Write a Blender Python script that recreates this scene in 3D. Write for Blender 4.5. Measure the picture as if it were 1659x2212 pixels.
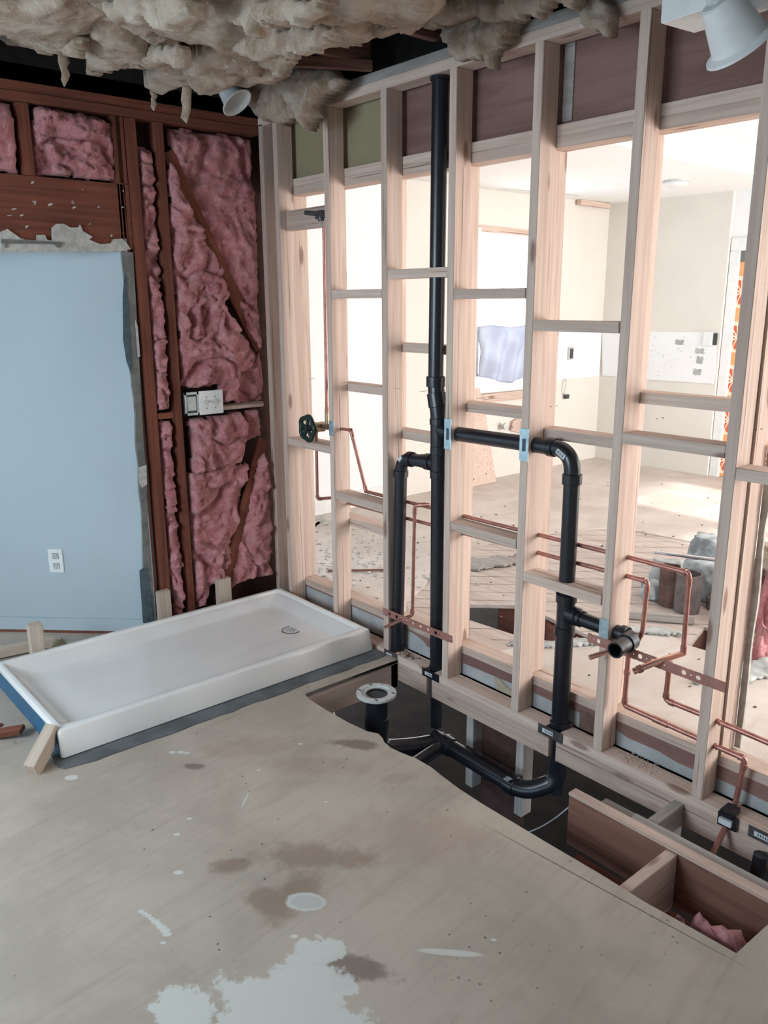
import bpy, bmesh, math, random
from mathutils import Vector, Matrix, Euler, noise as mn
from mathutils.geometry import tessellate_polygon
PI = math.pi
S = bpy.context.scene
COL = S.collection
for o in list(bpy.data.objects): bpy.data.objects.remove(o)

# ------------------------------------------------------------------ camera
CAM = Vector((3.23337, -2.38489, 1.63989)); ROT = Euler((1.31909, 0.0053, 0.867077), 'XYZ'); FPX = 1760.7
cd = bpy.data.cameras.new('camera'); cam = bpy.data.objects.new('camera', cd); COL.objects.link(cam)
cam.location = CAM; cam.rotation_euler = ROT
cd.sensor_fit = 'VERTICAL'; cd.sensor_height = 36.0; cd.lens = FPX / 2212 * 36.0; cd.clip_start = .05
S.camera = cam
RM = ROT.to_matrix()

# ------------------------------------------------------------------ daylight
W = bpy.data.worlds.new('daylight'); S.world = W; W.use_nodes = True
nt = W.node_tree; bg = nt.nodes['Background']
tc = nt.nodes.new('ShaderNodeTexCoord'); sx = nt.nodes.new('ShaderNodeSeparateXYZ'); mr = nt.nodes.new('ShaderNodeMapRange')
cr = nt.nodes.new('ShaderNodeMix'); cr.data_type = 'RGBA'
nt.links.new(tc.outputs['Generated'], sx.inputs[0]); nt.links.new(sx.outputs['Y'], mr.inputs[0])
mr.inputs[1].default_value = -.5; mr.inputs[2].default_value = .3
nt.links.new(mr.outputs[0], cr.inputs[0])
cr.inputs[6].default_value = (.62, .82, 1.0, 1); cr.inputs[7].default_value = (1.0, .93, .92, 1)
nt.links.new(cr.outputs[2], bg.inputs[0]); bg.inputs[1].default_value = 6.0

def light(name, kind, loc, rot, energy, color, size=None, portal=False):
    l = bpy.data.lights.new(name, kind); l.energy = energy; l.color = color
    if size: l.shape = 'RECTANGLE'; l.size, l.size_y = size
    if portal: l.cycles.is_portal = True
    o = bpy.data.objects.new(name, l); COL.objects.link(o); o.location = loc; o.rotation_euler = rot; return o
# bathroom window behind the camera (in wall_back), kitchen window in wall_west, glass door opening in wall_east, window in wall_north
light('window_portal_bath', 'AREA', (.9, -3.66, 1.5), (PI / 2, 0, 0), 1, (1, 1, 1), (1.7, 1.3), True)
light('window_portal_kitchen', 'AREA', (-1.72, 3.09, 1.55), (0, -PI / 2, 0), 1, (1, 1, 1), (1.4, .72), True)
light('window_portal_east', 'AREA', (5.06, 3.05, 1.15), (0, PI / 2, 0), 1, (1, 1, 1), (2.1, 1.8), True)
sun = light('sun', 'SUN', (6, 3, 4), (0, 0, 0), 9.0, (1, .95, .88))
sun.rotation_euler = Vector((-1.0, .03, -.37)).to_track_quat('-Z', 'Y').to_euler(); sun.data.angle = .02
light('kitchen_daylight', 'AREA', (4.98, 3.05, 1.2), (0, PI / 2 - .2, 0), 205, (1, .95, .92), (2.0, 1.7))
light('bath_daylight', 'AREA', (.9, -4.25, 2.0), (PI / 2 - .45, 0, 0), 115, (.78, .91, 1.0), (2.0, 1.2))

v = S.view_settings; v.view_transform = 'Standard'; v.look = 'None'; v.exposure = 0.0; v.gamma = 1.0; v.use_curve_mapping = False
S.cycles.use_denoising = True; S.cycles.max_bounces = 10; S.cycles.diffuse_bounces = 6; S.cycles.sample_clamp_indirect = 6.0
S.cycles.caustics_reflective = False; S.cycles.caustics_refractive = False

# ------------------------------------------------------------------ helpers
def hit(ax, val, px, py):
    """point where the sight line through photo pixel (px,py) meets the plane coord[ax]=val"""
    d = RM @ Vector(((px - 829.5) / FPX, -(py - 1106) / FPX, -1.0))
    return CAM + d * ((val - CAM[ax]) / d[ax])

def obj(name, me_or_bm, mat=None, parent=None, smooth=False):
    if isinstance(me_or_bm, bmesh.types.BMesh):
        bmesh.ops.recalc_face_normals(me_or_bm, faces=me_or_bm.faces)
        me = bpy.data.meshes.new(name); me_or_bm.to_mesh(me); me_or_bm.free()
    else: me = me_or_bm
    if mat:
        for m in (mat if isinstance(mat, (list, tuple)) else [mat]): me.materials.append(m)
    if smooth:
        for p in me.polygons: p.use_smooth = True
        if smooth != 'all':
            me.set_sharp_from_angle(angle=math.radians(40))
    o = bpy.data.objects.new(name, me); COL.objects.link(o)
    if parent: o.parent = parent
    return o
def tag(o, label, cat, group=None, kind=None):
    o['label'] = label; o['category'] = cat
    if group: o['group'] = group
    if kind: o['kind'] = kind
    return o
def struct(o, label=None):
    o['kind'] = 'structure'
    if label: o['label'] = label
    return o
def empty(name, loc=(0, 0, 0)):
    o = bpy.data.objects.new(name, None); COL.objects.link(o); o.location = loc; return o
def under(o, parent):
    """parent o (built in world coordinates) to a root that has a location"""
    o.parent = parent; o.matrix_parent_inverse = Matrix.Translation(parent.location).inverted(); return o

def box(bm, x0, x1, y0, y1, z0, z1, mi=0):
    vs = [bm.verts.new(p) for p in ((x0, y0, z0), (x1, y0, z0), (x1, y1, z0), (x0, y1, z0), (x0, y0, z1), (x1, y0, z1), (x1, y1, z1), (x0, y1, z1))]
    fs = []
    for f in ((3, 2, 1, 0), (4, 5, 6, 7), (0, 1, 5, 4), (1, 2, 6, 5), (2, 3, 7, 6), (3, 0, 4, 7)):
        q = bm.faces.new([vs[i] for i in f]); q.material_index = mi; fs.append(q)
    return vs
def boxo(name, x0, x1, y0, y1, z0, z1, mat, parent=None, bev=0):
    bm = bmesh.new(); box(bm, x0, x1, y0, y1, z0, z1)
    if bev: bmesh.ops.bevel(bm, geom=bm.edges, offset=bev, segments=2, affect='EDGES')
    return obj(name, bm, mat, parent, smooth=bool(bev))
def board(name, x0, x1, y0, y1, z0, z1, mat, axis, parent=None, bev=.0018):
    """a sawn board; its mesh lies along local X so the grain follows its length"""
    c = Vector(((x0 + x1) / 2, (y0 + y1) / 2, (z0 + z1) / 2)); dx, dy, dz = x1 - x0, y1 - y0, z1 - z0
    if axis == 'X': L, a, b, rot = dx, dy, dz, (0, 0, 0)
    elif axis == 'Y': L, a, b, rot = dy, dx, dz, (0, 0, PI / 2)
    else: L, a, b, rot = dz, dy, dx, (0, -PI / 2, 0)
    bm = bmesh.new(); box(bm, -L / 2, L / 2, -a / 2, a / 2, -b / 2, b / 2)
    if bev: bmesh.ops.bevel(bm, geom=bm.edges, offset=bev, segments=2, affect='EDGES')
    o = obj(name, bm, mat, None, smooth=True); o.location = c; o.rotation_euler = rot
    if parent: under(o, parent)
    return o
def beam(name, p0, p1, w, d, mat, parent=None, up=(0, 0, 1)):
    """board from p0 to p1, w across, d deep along up"""
    p0, p1 = Vector(p0), Vector(p1); x = (p1 - p0).normalized(); u = Vector(up); y = u.cross(x).normalized(); z = x.cross(y)
    L = (p1 - p0).length; bm = bmesh.new(); box(bm, -L / 2, L / 2, -w / 2, w / 2, -d / 2, d / 2)
    bmesh.ops.bevel(bm, geom=bm.edges, offset=min(.002, w / 6, d / 6), segments=2, affect='EDGES')
    o = obj(name, bm, mat, None, smooth=True)
    o.matrix_world = Matrix.Translation((p0 + p1) / 2) @ Matrix((x, y, z)).transposed().to_4x4()
    if parent: under(o, parent)
    return o
def round_path(pts, r, n=6):
    pts = [Vector(p) for p in pts]; out = [pts[0]]
    for i in range(1, len(pts) - 1):
        a, b, c = pts[i - 1], pts[i], pts[i + 1]; u, w = (a - b), (c - b)
        k = min(r, u.length * .45, w.length * .45); u.normalize(); w.normalize()
        p, q = b + u * k, b + w * k
        for j in range(n + 1):
            t = j / n; out.append(p * (1 - t) ** 2 + b * 2 * t * (1 - t) + q * t ** 2)
    out.append(pts[-1]); return out
def tube(bm, path, r, seg=20, cap=True, mi=0):
    path = [Vector(p) for p in path]; n = len(path); rs = r if isinstance(r, (list, tuple)) else [r] * n
    t0 = (path[1] - path[0]).normalized(); u = t0.orthogonal().normalized(); rings = []
    for i, p in enumerate(path):
        t = ((path[min(i + 1, n - 1)] - path[max(i - 1, 0)])).normalized()
        u = (u - t * u.dot(t)).normalized(); w = t.cross(u)
        rings.append([bm.verts.new(p + (u * math.cos(2 * PI * k / seg) + w * math.sin(2 * PI * k / seg)) * rs[i]) for k in range(seg)])
    for a, b in zip(rings, rings[1:]):
        for k in range(seg):
            f = bm.faces.new((a[k], a[(k + 1) % seg], b[(k + 1) % seg], b[k])); f.material_index = mi
    if cap:
        bm.faces.new(rings[0][::-1]).material_index = mi; bm.faces.new(rings[-1]).material_index = mi
def tubeo(name, path, r, mat, parent=None, seg=20, cap=True):
    bm = bmesh.new(); tube(bm, path, r, seg, cap); return obj(name, bm, mat, parent, smooth=True)
def hollow(bm, p0, p1, ro, ri, seg=28):
    """open pipe length with wall thickness"""
    p0, p1 = Vector(p0), Vector(p1); t = (p1 - p0).normalized(); u = t.orthogonal().normalized(); w = t.cross(u)
    R = []
    for p, r in ((p0, ro), (p1, ro), (p1, ri), (p0, ri)):
        R.append([bm.verts.new(p + (u * math.cos(2 * PI * k / seg) + w * math.sin(2 * PI * k / seg)) * r) for k in range(seg)])
    for i in range(4):
        a, b = R[i], R[(i + 1) % 4]
        for k in range(seg): bm.faces.new((a[k], a[(k + 1) % seg], b[(k + 1) % seg], b[k]))
def lathe(bm, prof, c, axis=(0, 0, 1), seg=40, mi=0):
    """prof: (radius, height) pairs about axis through c"""
    c = Vector(c); t = Vector(axis).normalized(); u = t.orthogonal().normalized(); w = t.cross(u); R = []
    for r, h in prof:
        if r < 1e-6: R.append([bm.verts.new(c + t * h)])
        else: R.append([bm.verts.new(c + t * h + (u * math.cos(2 * PI * k / seg) + w * math.sin(2 * PI * k / seg)) * r) for k in range(seg)])
    for a, b in zip(R, R[1:]):
        for k in range(seg):
            k2 = (k + 1) % seg
            if len(a) == 1 and len(b) == 1: continue
            q = (a[0], b[k2], b[k]) if len(a) == 1 else ((a[k], a[k2], b[0]) if len(b) == 1 else (a[k], a[k2], b[k2], b[k]))
            bm.faces.new(q).material_index = mi
def slab(name, polys, z0, z1, mat, parent=None, fr=None):
    """polygon (with holes) extruded; fr maps (u,v,h) to a world point, default (x,y,z)"""
    fr = fr or (lambda u, v, h: (u, v, h)); bm = bmesh.new()
    tri = tessellate_polygon([[Vector((p[0], p[1], 0)) for p in poly] for poly in polys])
    flat = [p for poly in polys for p in poly]
    top = [bm.verts.new(fr(p[0], p[1], z1)) for p in flat]; bot = [bm.verts.new(fr(p[0], p[1], z0)) for p in flat]
    for t in tri:
        try: bm.faces.new([top[i] for i in t]); bm.faces.new([bot[i] for i in reversed(t)])
        except ValueError: pass
    k = 0
    for poly in polys:
        n = len(poly)
        for i in range(n):
            a, b = k + i, k + (i + 1) % n
            try: bm.faces.new((bot[a], bot[b], top[b], top[a]))
            except ValueError: pass
        k += n
    return obj(name, bm, mat, parent)
def rag(p0, p1, n, amp, seed):
    """ragged 2D line"""
    rnd = random.Random(seed); out = []
    for i in range(n):
        t = i / n; a = 0 if i == 0 else amp
        out.append((p0[0] + (p1[0] - p0[0]) * t + rnd.uniform(-a, a), p0[1] + (p1[1] - p0[1]) * t + rnd.uniform(-a, a)))
    return out
def fbm(p, oct=4, ridge=False):
    s, a, f = 0, 1, 1
    for _ in range(oct):
        n = mn.noise(p * f); s += a * ((1 - abs(n) * 2) if ridge else n); a *= .5; f *= 2.07
    return s
def inside(poly, u, v):
    c = False; n = len(poly)
    for i in range(n):
        (x1, y1), (x2, y2) = poly[i], poly[(i + 1) % n]
        if (y1 > v) != (y2 > v) and u < (x2 - x1) * (v - y1) / (y2 - y1) + x1: c = not c
    return c
def edist(poly, u, v):
    d = 9; n = len(poly)
    for i in range(n):
        (x1, y1), (x2, y2) = poly[i], poly[(i + 1) % n]; dx, dy = x2 - x1, y2 - y1
        t = max(0, min(1, ((u - x1) * dx + (v - y1) * dy) / (dx * dx + dy * dy + 1e-12)))
        d = min(d, math.hypot(u - x1 - t * dx, v - y1 - t * dy))
    return d
def fluff(name, poly, fr, thick, amp, res, mat, seed=0, freq=9.0, rim=.03, parent=None, wob=.008, back=.0, ridge=True, sag=None, soft=False):
    """a torn fibre batt: poly in (u,v), fr(u,v,h) -> world, h out of the wall"""
    off = Vector((seed * 7.3, seed * 3.1, seed * 1.7)); us = [p[0] for p in poly]; vs = [p[1] for p in poly]
    u0, u1, v0, v1 = min(us) - .02, max(us) + .02, min(vs) - .02, max(vs) + .02
    nu, nv = max(2, int((u1 - u0) / res)), max(2, int((v1 - v0) / res)); bm = bmesh.new(); G = {}; B = {}; E = {}
    for i in range(nu + 1):
        for j in range(nv + 1):
            u, w = u0 + (u1 - u0) * i / nu, v0 + (v1 - v0) * j / nv
            q = Vector((u, w, 0)) * 38 + off
            uu = u + wob * mn.noise(q) + wob * 1.6 * mn.noise(q * .33); ww = w + wob * mn.noise(q + Vector((9, 9, 0))) + wob * 1.6 * mn.noise(q * .33 + Vector((5, 0, 0)))
            if inside(poly, uu, ww): E[i, j] = edist(poly, uu, ww)
    for (i, j), d in E.items():
        u, w = u0 + (u1 - u0) * i / nu, v0 + (v1 - v0) * j / nv
        q = Vector((u, w, 0)) * freq + off; q = q + Vector((mn.noise(q * .6), mn.noise(q * .6 + Vector((3, 1, 4))), 0)) * .9
        e = min(1, d / rim) ** .5
        if soft:
            q1 = Vector((q.x * .55 + .35 * q.y, q.y * 1.25, 0)); c1 = mn.noise(q1 * .8); tear = (1 - abs(mn.noise(q * .45 + Vector((2, 8, 1)))) * 7) ; tear = max(0, tear)
            n = .5 + .38 * c1 + .24 * (1 - 2 * abs(mn.noise(q1 * 1.9))) - .25 + .22 * mn.noise(q * 4.3) + .14 * mn.noise(q * 9.1) + .10 * mn.noise(q * 19) - .9 * tear
        else: n = fbm(q, 6, ridge) + .35 * mn.noise(q * 6.5) - 1.1 * max(0, 1 - abs(mn.noise(q * .55 + Vector((4, 4, 2)))) * 9)
        n2 = mn.noise(q * .35 + Vector((0, 0, 7)))
        h = e * (thick + amp * (n - .5 if ridge else n) + amp * (.6 if soft else .9) * n2)
        if sag: h += sag(u, w)
        G[i, j] = bm.verts.new(fr(u, w, h)); B[i, j] = bm.verts.new(fr(u, w, -.004 - back))
    cnt = {}
    for (i, j) in G:
        ks = [(i, j), (i + 1, j), (i + 1, j + 1), (i, j + 1)]
        if all(k in G for k in ks):
            bm.faces.new([G[k] for k in ks]); bm.faces.new([B[k] for k in reversed(ks)])
            for a, b in zip(ks, ks[1:] + ks[:1]): cnt[(a, b)] = 1
    for (a, b) in cnt:
        if (b, a) not in cnt: bm.faces.new((B[a], B[b], G[b], G[a]))
    loose = [x for x in bm.verts if not x.link_faces]; bmesh.ops.delete(bm, geom=loose, context='VERTS')
    return obj(name, bm, mat, parent, smooth='all')
def strip_plate(bm, o, du, dv, dn, cells, th):
    """perforated metal strip; cells = list of (width, height, hole radius) laid along du from o"""
    o, du, dv, dn = Vector(o), Vector(du), Vector(dv), Vector(dn); x = 0
    for w, h, r in cells:
        c = o + du * (x + w / 2)
        for s, off in ((1, th), (-1, 0)):
            if r <= 0:
                q = [bm.verts.new(c + du * a * w / 2 + dv * b * h / 2 + dn * off) for a, b in ((-1, -1), (1, -1), (1, 1), (-1, 1))]
                bm.faces.new(q if s > 0 else q[::-1]); continue
            N = 16; I, O = [], []
            for k in range(N):
                a = 2 * PI * k / N + PI / 16 * 0; ca, sa = math.cos(a), math.sin(a); m = min(w / 2 / max(abs(ca), 1e-6), h / 2 / max(abs(sa), 1e-6))
                I.append(bm.verts.new(c + (du * ca + dv * sa) * r + dn * off)); O.append(bm.verts.new(c + (du * ca + dv * sa) * m + dn * off))
            for k in range(N):
                q = (I[k], O[k], O[(k + 1) % N], I[(k + 1) % N]); bm.faces.new(q if s > 0 else q[::-1])
            # fill the corners
            for a, b, k in ((1, 1, 1), (-1, 1, 5), (-1, -1, 9), (1, -1, 13)):
                cv = bm.verts.new(c + du * a * w / 2 + dv * b * h / 2 + dn * off)
                for kk in (k, ):
                    bm.faces.new((O[kk], cv, O[kk + 1]) if s > 0 else (O[kk + 1], cv, O[kk]))
        x += w
    return x
def text(name, s, size, mat, m, parent=None):
    cu = bpy.data.curves.new(name, 'FONT'); cu.body = s; cu.size = size; cu.align_x = 'CENTER'; cu.align_y = 'CENTER'; cu.extrude = .0002
    o = bpy.data.objects.new(name, cu); COL.objects.link(o); bpy.context.view_layer.update()
    me = bpy.data.meshes.new_from_object(o); bpy.data.objects.remove(o)
    me.materials.append(mat); o = bpy.data.objects.new(name, me); COL.objects.link(o); o.matrix_world = m
    if parent: under(o, parent)
    return o

# ------------------------------------------------------------------ materials
def N(nt, t, **k):
    n = nt.nodes.new('ShaderNode' + t)
    for a, b in k.items(): setattr(n, a, b)
    return n
def newmat(name):
    m = bpy.data.materials.new(name); m.use_nodes = True; nt = m.node_tree; return m, nt, nt.nodes['Principled BSDF'], nt.links
def mixc(nt, fac, a, b, mode='MIX'):
    n = N(nt, 'Mix', data_type='RGBA', blend_type=mode)
    for s, val in ((0, fac), (6, a), (7, b)):
        if isinstance(val, bpy.types.NodeSocket): nt.links.new(val, n.inputs[s])
        else: n.inputs[s].default_value = val if s == 0 else (*val, 1) if len(val) == 3 else val
    return n.outputs[2]
def ramp(nt, src, lo, hi):
    n = N(nt, 'MapRange', interpolation_type='SMOOTHSTEP'); n.inputs[1].default_value = lo; n.inputs[2].default_value = hi; nt.links.new(src, n.inputs[0]); return n.outputs[0]
def mathn(nt, op, a, b=0.0):
    n = N(nt, 'Math', operation=op)
    for i, val in enumerate((a, b)):
        if isinstance(val, bpy.types.NodeSocket): nt.links.new(val, n.inputs[i])
        else: n.inputs[i].default_value = val
    return n.outputs[0]
def noisen(nt, vec, scale, detail=4, rough=.55, dist=0):
    n = N(nt, 'TexNoise'); n.inputs['Scale'].default_value = scale; n.inputs['Detail'].default_value = detail; n.inputs['Roughness'].default_value = rough; n.inputs['Distortion'].default_value = dist
    if vec: nt.links.new(vec, n.inputs['Vector'])
    return n.outputs['Fac']
def mapping(nt, vec, scale=(1, 1, 1), loc=(0, 0, 0), rot=(0, 0, 0)):
    n = N(nt, 'Mapping'); n.inputs['Scale'].default_value = scale; n.inputs['Location'].default_value = loc; n.inputs['Rotation'].default_value = rot; nt.links.new(vec, n.inputs[0]); return n.outputs[0]
def objcoord(nt, rnd=True):
    t = N(nt, 'TexCoord').outputs['Object']
    if not rnd: return t, None
    r = N(nt, 'ObjectInfo').outputs['Random']; c = N(nt, 'CombineXYZ'); nt.links.new(mathn(nt, 'MULTIPLY', r, 37.0), c.inputs[0]); nt.links.new(mathn(nt, 'MULTIPLY', r, 11.0), c.inputs[1])
    a = N(nt, 'VectorMath', operation='ADD'); nt.links.new(t, a.inputs[0]); nt.links.new(c.outputs[0], a.inputs[1]); return a.outputs[0], r
def bump(nt, b, h, strength, dist=.01):
    n = N(nt, 'Bump'); n.inputs['Strength'].default_value = strength; n.inputs['Distance'].default_value = dist; nt.links.new(h, n.inputs['Height']); nt.links.new(n.outputs[0], b.inputs['Normal'])
def plain(name, col, rough=.6, metal=0, spec=.5, var=0, scale=20, bmp=0, coat=0):
    m, nt, b, L = newmat(name); b.inputs['Roughness'].default_value = rough; b.inputs['Metallic'].default_value = metal; b.inputs['Specular IOR Level'].default_value = spec
    b.inputs['Coat Weight'].default_value = coat
    vec, _ = objcoord(nt, False); f = noisen(nt, vec, scale, 5)
    dark = tuple(c * (1 - var) for c in col)
    L.new(mixc(nt, ramp(nt, f, .35, .65), dark, col), b.inputs['Base Color'])
    if bmp: bump(nt, b, f, bmp)
    return m
def wood(name, light_, dark, knot, rough=.75, grain=55, var=.14, stain=None, kn=True):
    m, nt, b, L = newmat(name); b.inputs['Roughness'].default_value = rough; b.inputs['Specular IOR Level'].default_value = .25
    vec, r = objcoord(nt)
    v1 = mapping(nt, vec, (1.6, grain, grain)); g = noisen(nt, v1, 1.0, 5, .6, .6)
    v2 = mapping(nt, vec, (.8, 10, 10)); g2 = noisen(nt, v2, 1.0, 3, .5, 1.2)
    c = mixc(nt, ramp(nt, g, .35, .68), light_, dark)
    c = mixc(nt, mathn(nt, 'MULTIPLY', ramp(nt, g2, .45, .7), .45), c, dark)
    if kn:
        vo = N(nt, 'TexVoronoi'); vo.inputs['Scale'].default_value = 1.0; L.new(mapping(nt, vec, (2.6, 9, 9)), vo.inputs['Vector'])
        k = ramp(nt, vo.outputs['Distance'], .16, .07); c = mixc(nt, mathn(nt, 'MULTIPLY', k, .75), c, knot)
        # end checks: thin dark cracks along the grain
        ck = noisen(nt, mapping(nt, vec, (1.1, 75, 75)), 1.0, 2, .5); c = mixc(nt, mathn(nt, 'MULTIPLY', ramp(nt, ck, .665, .70), .75), c, knot)
    if stain:
        s = noisen(nt, vec, 3.2, 4, .6); c = mixc(nt, mathn(nt, 'MULTIPLY', ramp(nt, s, .52, .7), .6), c, stain)
    hv = N(nt, 'HueSaturation'); L.new(c, hv.inputs['Color']); L.new(mathn(nt, 'ADD', mathn(nt, 'MULTIPLY', r, var), 1 - var / 2), hv.inputs['Value'])
    L.new(hv.outputs[0], b.inputs['Base Color']); bump(nt, b, g, .12, .004)
    return m
M = {}
M['fir'] = wood('new_fir', (.66, .53, .45), (.54, .40, .33), (.20, .10, .07), var=.22)
M['fir2'] = wood('aged_fir', (.58, .45, .38), (.47, .34, .28), (.16, .09, .06), stain=(.42, .33, .27), var=.22)
M['pale'] = wood('pale_pine', (.55, .46, .375), (.45, .36, .285), (.30, .18, .10), kn=False)
M['old'] = wood('old_redwood', (.23, .075, .045), (.13, .045, .03), (.05, .02, .015), grain=40, kn=False)
M['oldj'] = wood('old_joist', (.25, .125, .09), (.16, .075, .055), (.08, .04, .03), grain=30)
M['grey'] = wood('weathered_plank', (.40, .37, .34), (.30, .27, .25), (.12, .1, .1), grain=40, kn=False)
M['plank'] = wood('subfloor_plank', (.60, .52, .47), (.48, .40, .35), (.2, .15, .12), grain=30, kn=False)
M['rear_panel'] = wood('stained_plywood', (.27, .16, .135), (.19, .105, .09), (.1, .05, .04), grain=14, kn=False, var=.05)
M['green_panel'] = plain('yellow_green_board', (.32, .27, .165), .85, var=.12, scale=3)
M['abs'] = plain('black_abs', (.012, .015, .022), .32, spec=.6, var=.3, scale=30)
M['copper'] = plain('copper_tube', (.50, .235, .19), .42, metal=.65, var=.25, scale=25)
M['copper_bright'] = plain('bright_copper', (.86, .52, .42), .25, metal=.9, var=.2, scale=40)
M['strap'] = plain('copper_strap', (.50, .24, .20), .5, metal=.55, var=.2, scale=20)
M['steel'] = plain('galvanized_plate', (.50, .66, .72), .35, metal=.6, var=.2, scale=40)
M['steel_dark'] = plain('dark_plate', (.16, .15, .15), .5, metal=.7, var=.3, scale=40)
M['ink'] = plain('printed_ink', (.06, .08, .10), .7)
M['stamp'] = plain('faded_stamp_ink', (.34, .26, .22), .8)
M['label'] = plain('label_paper', (.62, .66, .68), .6)
M['white'] = plain('white_plastic', (.78, .79, .78), .35, var=.05)
M['whitegray'] = plain('dusty_white_plastic', (.60, .62, .60), .5, var=.2, scale=60)
M['pan'] = plain('white_acrylic', (.78, .76, .73), .22, spec=.5, var=.03, scale=6)
M['blue'] = plain('blue_film', (.03, .14, .26), .45, var=.3, scale=8)
M['green_handle'] = plain('dark_green_enamel', (.012, .035, .03), .35, var=.2)
M['brass'] = plain('brass', (.55, .42, .28), .35, metal=.8, var=.3)
M['slot'] = plain('dark_slot', (.06, .06, .06), .8)
M['tar'] = plain('grey_felt_paper', (.13, .14, .145), .9, var=.35, scale=9, bmp=.2)
M['dirt'] = plain('crawlspace_soil', (.035, .027, .022), 1, var=.5, scale=6, bmp=.5)
M['dark'] = plain('attic_shade_black', (.025, .02, .018), 1, var=.3)  # near-black colour stands in for the shade of the unlit attic
M['cream'] = plain('cream_wall_paint', (.72, .69, .63), .8, var=.04, scale=2)
M['oldwhite'] = plain('shaded_stained_white', (.46, .47, .47), .8, var=.25, scale=7)  # white greyed for the shade on the low strip; mottling is stains
M['ceil'] = plain('white_ceiling_paint', (.86, .86, .85), .85, var=.03, scale=2)
M['wwall'] = plain('white_wall_paint', (.82, .83, .83), .8, var=.03, scale=2)
M['dryblue'] = plain('pale_blue_wall_paint', (.43, .50, .535), .75, var=.05, scale=1.5)
M['plaster'] = plain('torn_gypsum', (.56, .54, .49), .95, var=.25, scale=30, bmp=.5)
M['bead'] = plain('grey_corner_bead', (.20, .205, .19), .6, metal=.2, var=.3, scale=25)

M['mud'] = plain('dark_blue_grey_backing', (.075, .115, .135), .75, var=.3, scale=30)
M['cloth'] = plain('grey_fabric', (.50, .52, .58), .9, var=.15, scale=5)
M['rust'] = plain('rusty_clay', (.17, .10, .08), .9, var=.4, scale=18, bmp=.3)
M['rust2'] = plain('grey_cast_pipe', (.20, .17, .16), .85, var=.4, scale=18, bmp=.3)
M['concrete'] = plain('pale_rubble', (.50, .55, .56), .95, var=.45, scale=14, bmp=.6)
M['vinyl'] = plain('torn_grey_vinyl', (.50, .52, .50), .8, var=.3, scale=10, bmp=.3)
M['orange'] = plain('orange_panel', (.90, .40, .16), .6, var=.12, scale=4)
M['orange_red'] = plain('red_orange_motif', (.62, .12, .05), .6)
M['peach'] = plain('pale_peach_motif', (.95, .72, .55), .6)
M['chrome'] = plain('polished_rod', (.75, .77, .80), .2, metal=.9)
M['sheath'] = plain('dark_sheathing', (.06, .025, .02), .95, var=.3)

def fibre(name, a, b_, c_, fine=140, s1=9):
    m, nt, b, L = newmat(name); b.inputs['Roughness'].default_value = 1; b.inputs['Specular IOR Level'].default_value = .1
    b.inputs['Sheen Weight'].default_value = .35; b.inputs['Sheen Roughness'].default_value = .6
    vec, _ = objcoord(nt, False); n1 = noisen(nt, vec, s1, 6, .66, 1.4); n2 = noisen(nt, mapping(nt, vec, (1, 1, .5)), fine, 4, .7, 2.5); n3 = noisen(nt, vec, 30, 5, .65, 2.0)
    c = mixc(nt, ramp(nt, n1, .36, .64), a, b_); c = mixc(nt, mathn(nt, 'MULTIPLY', ramp(nt, n3, .5, .72), .55), c, c_)  # tone contrast also paints in dark folds and light highlights of the batts
    L.new(c, b.inputs['Base Color'])
    h = mathn(nt, 'ADD', mathn(nt, 'MULTIPLY', n2, .35), n3); bump(nt, b, h, .75, .018)
    return m
M['pink'] = fibre('pink_fibreglass', (.50, .145, .155), (.70, .29, .30), (.86, .56, .54))
M['tan'] = fibre('tan_fibreglass', (.32, .19, .11), (.56, .44, .33), (.74, .66, .56), s1=4.2)
M['tanyellow'] = fibre('yellow_fibreglass', (.46, .40, .26), (.56, .48, .33), (.66, .58, .44))

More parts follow.
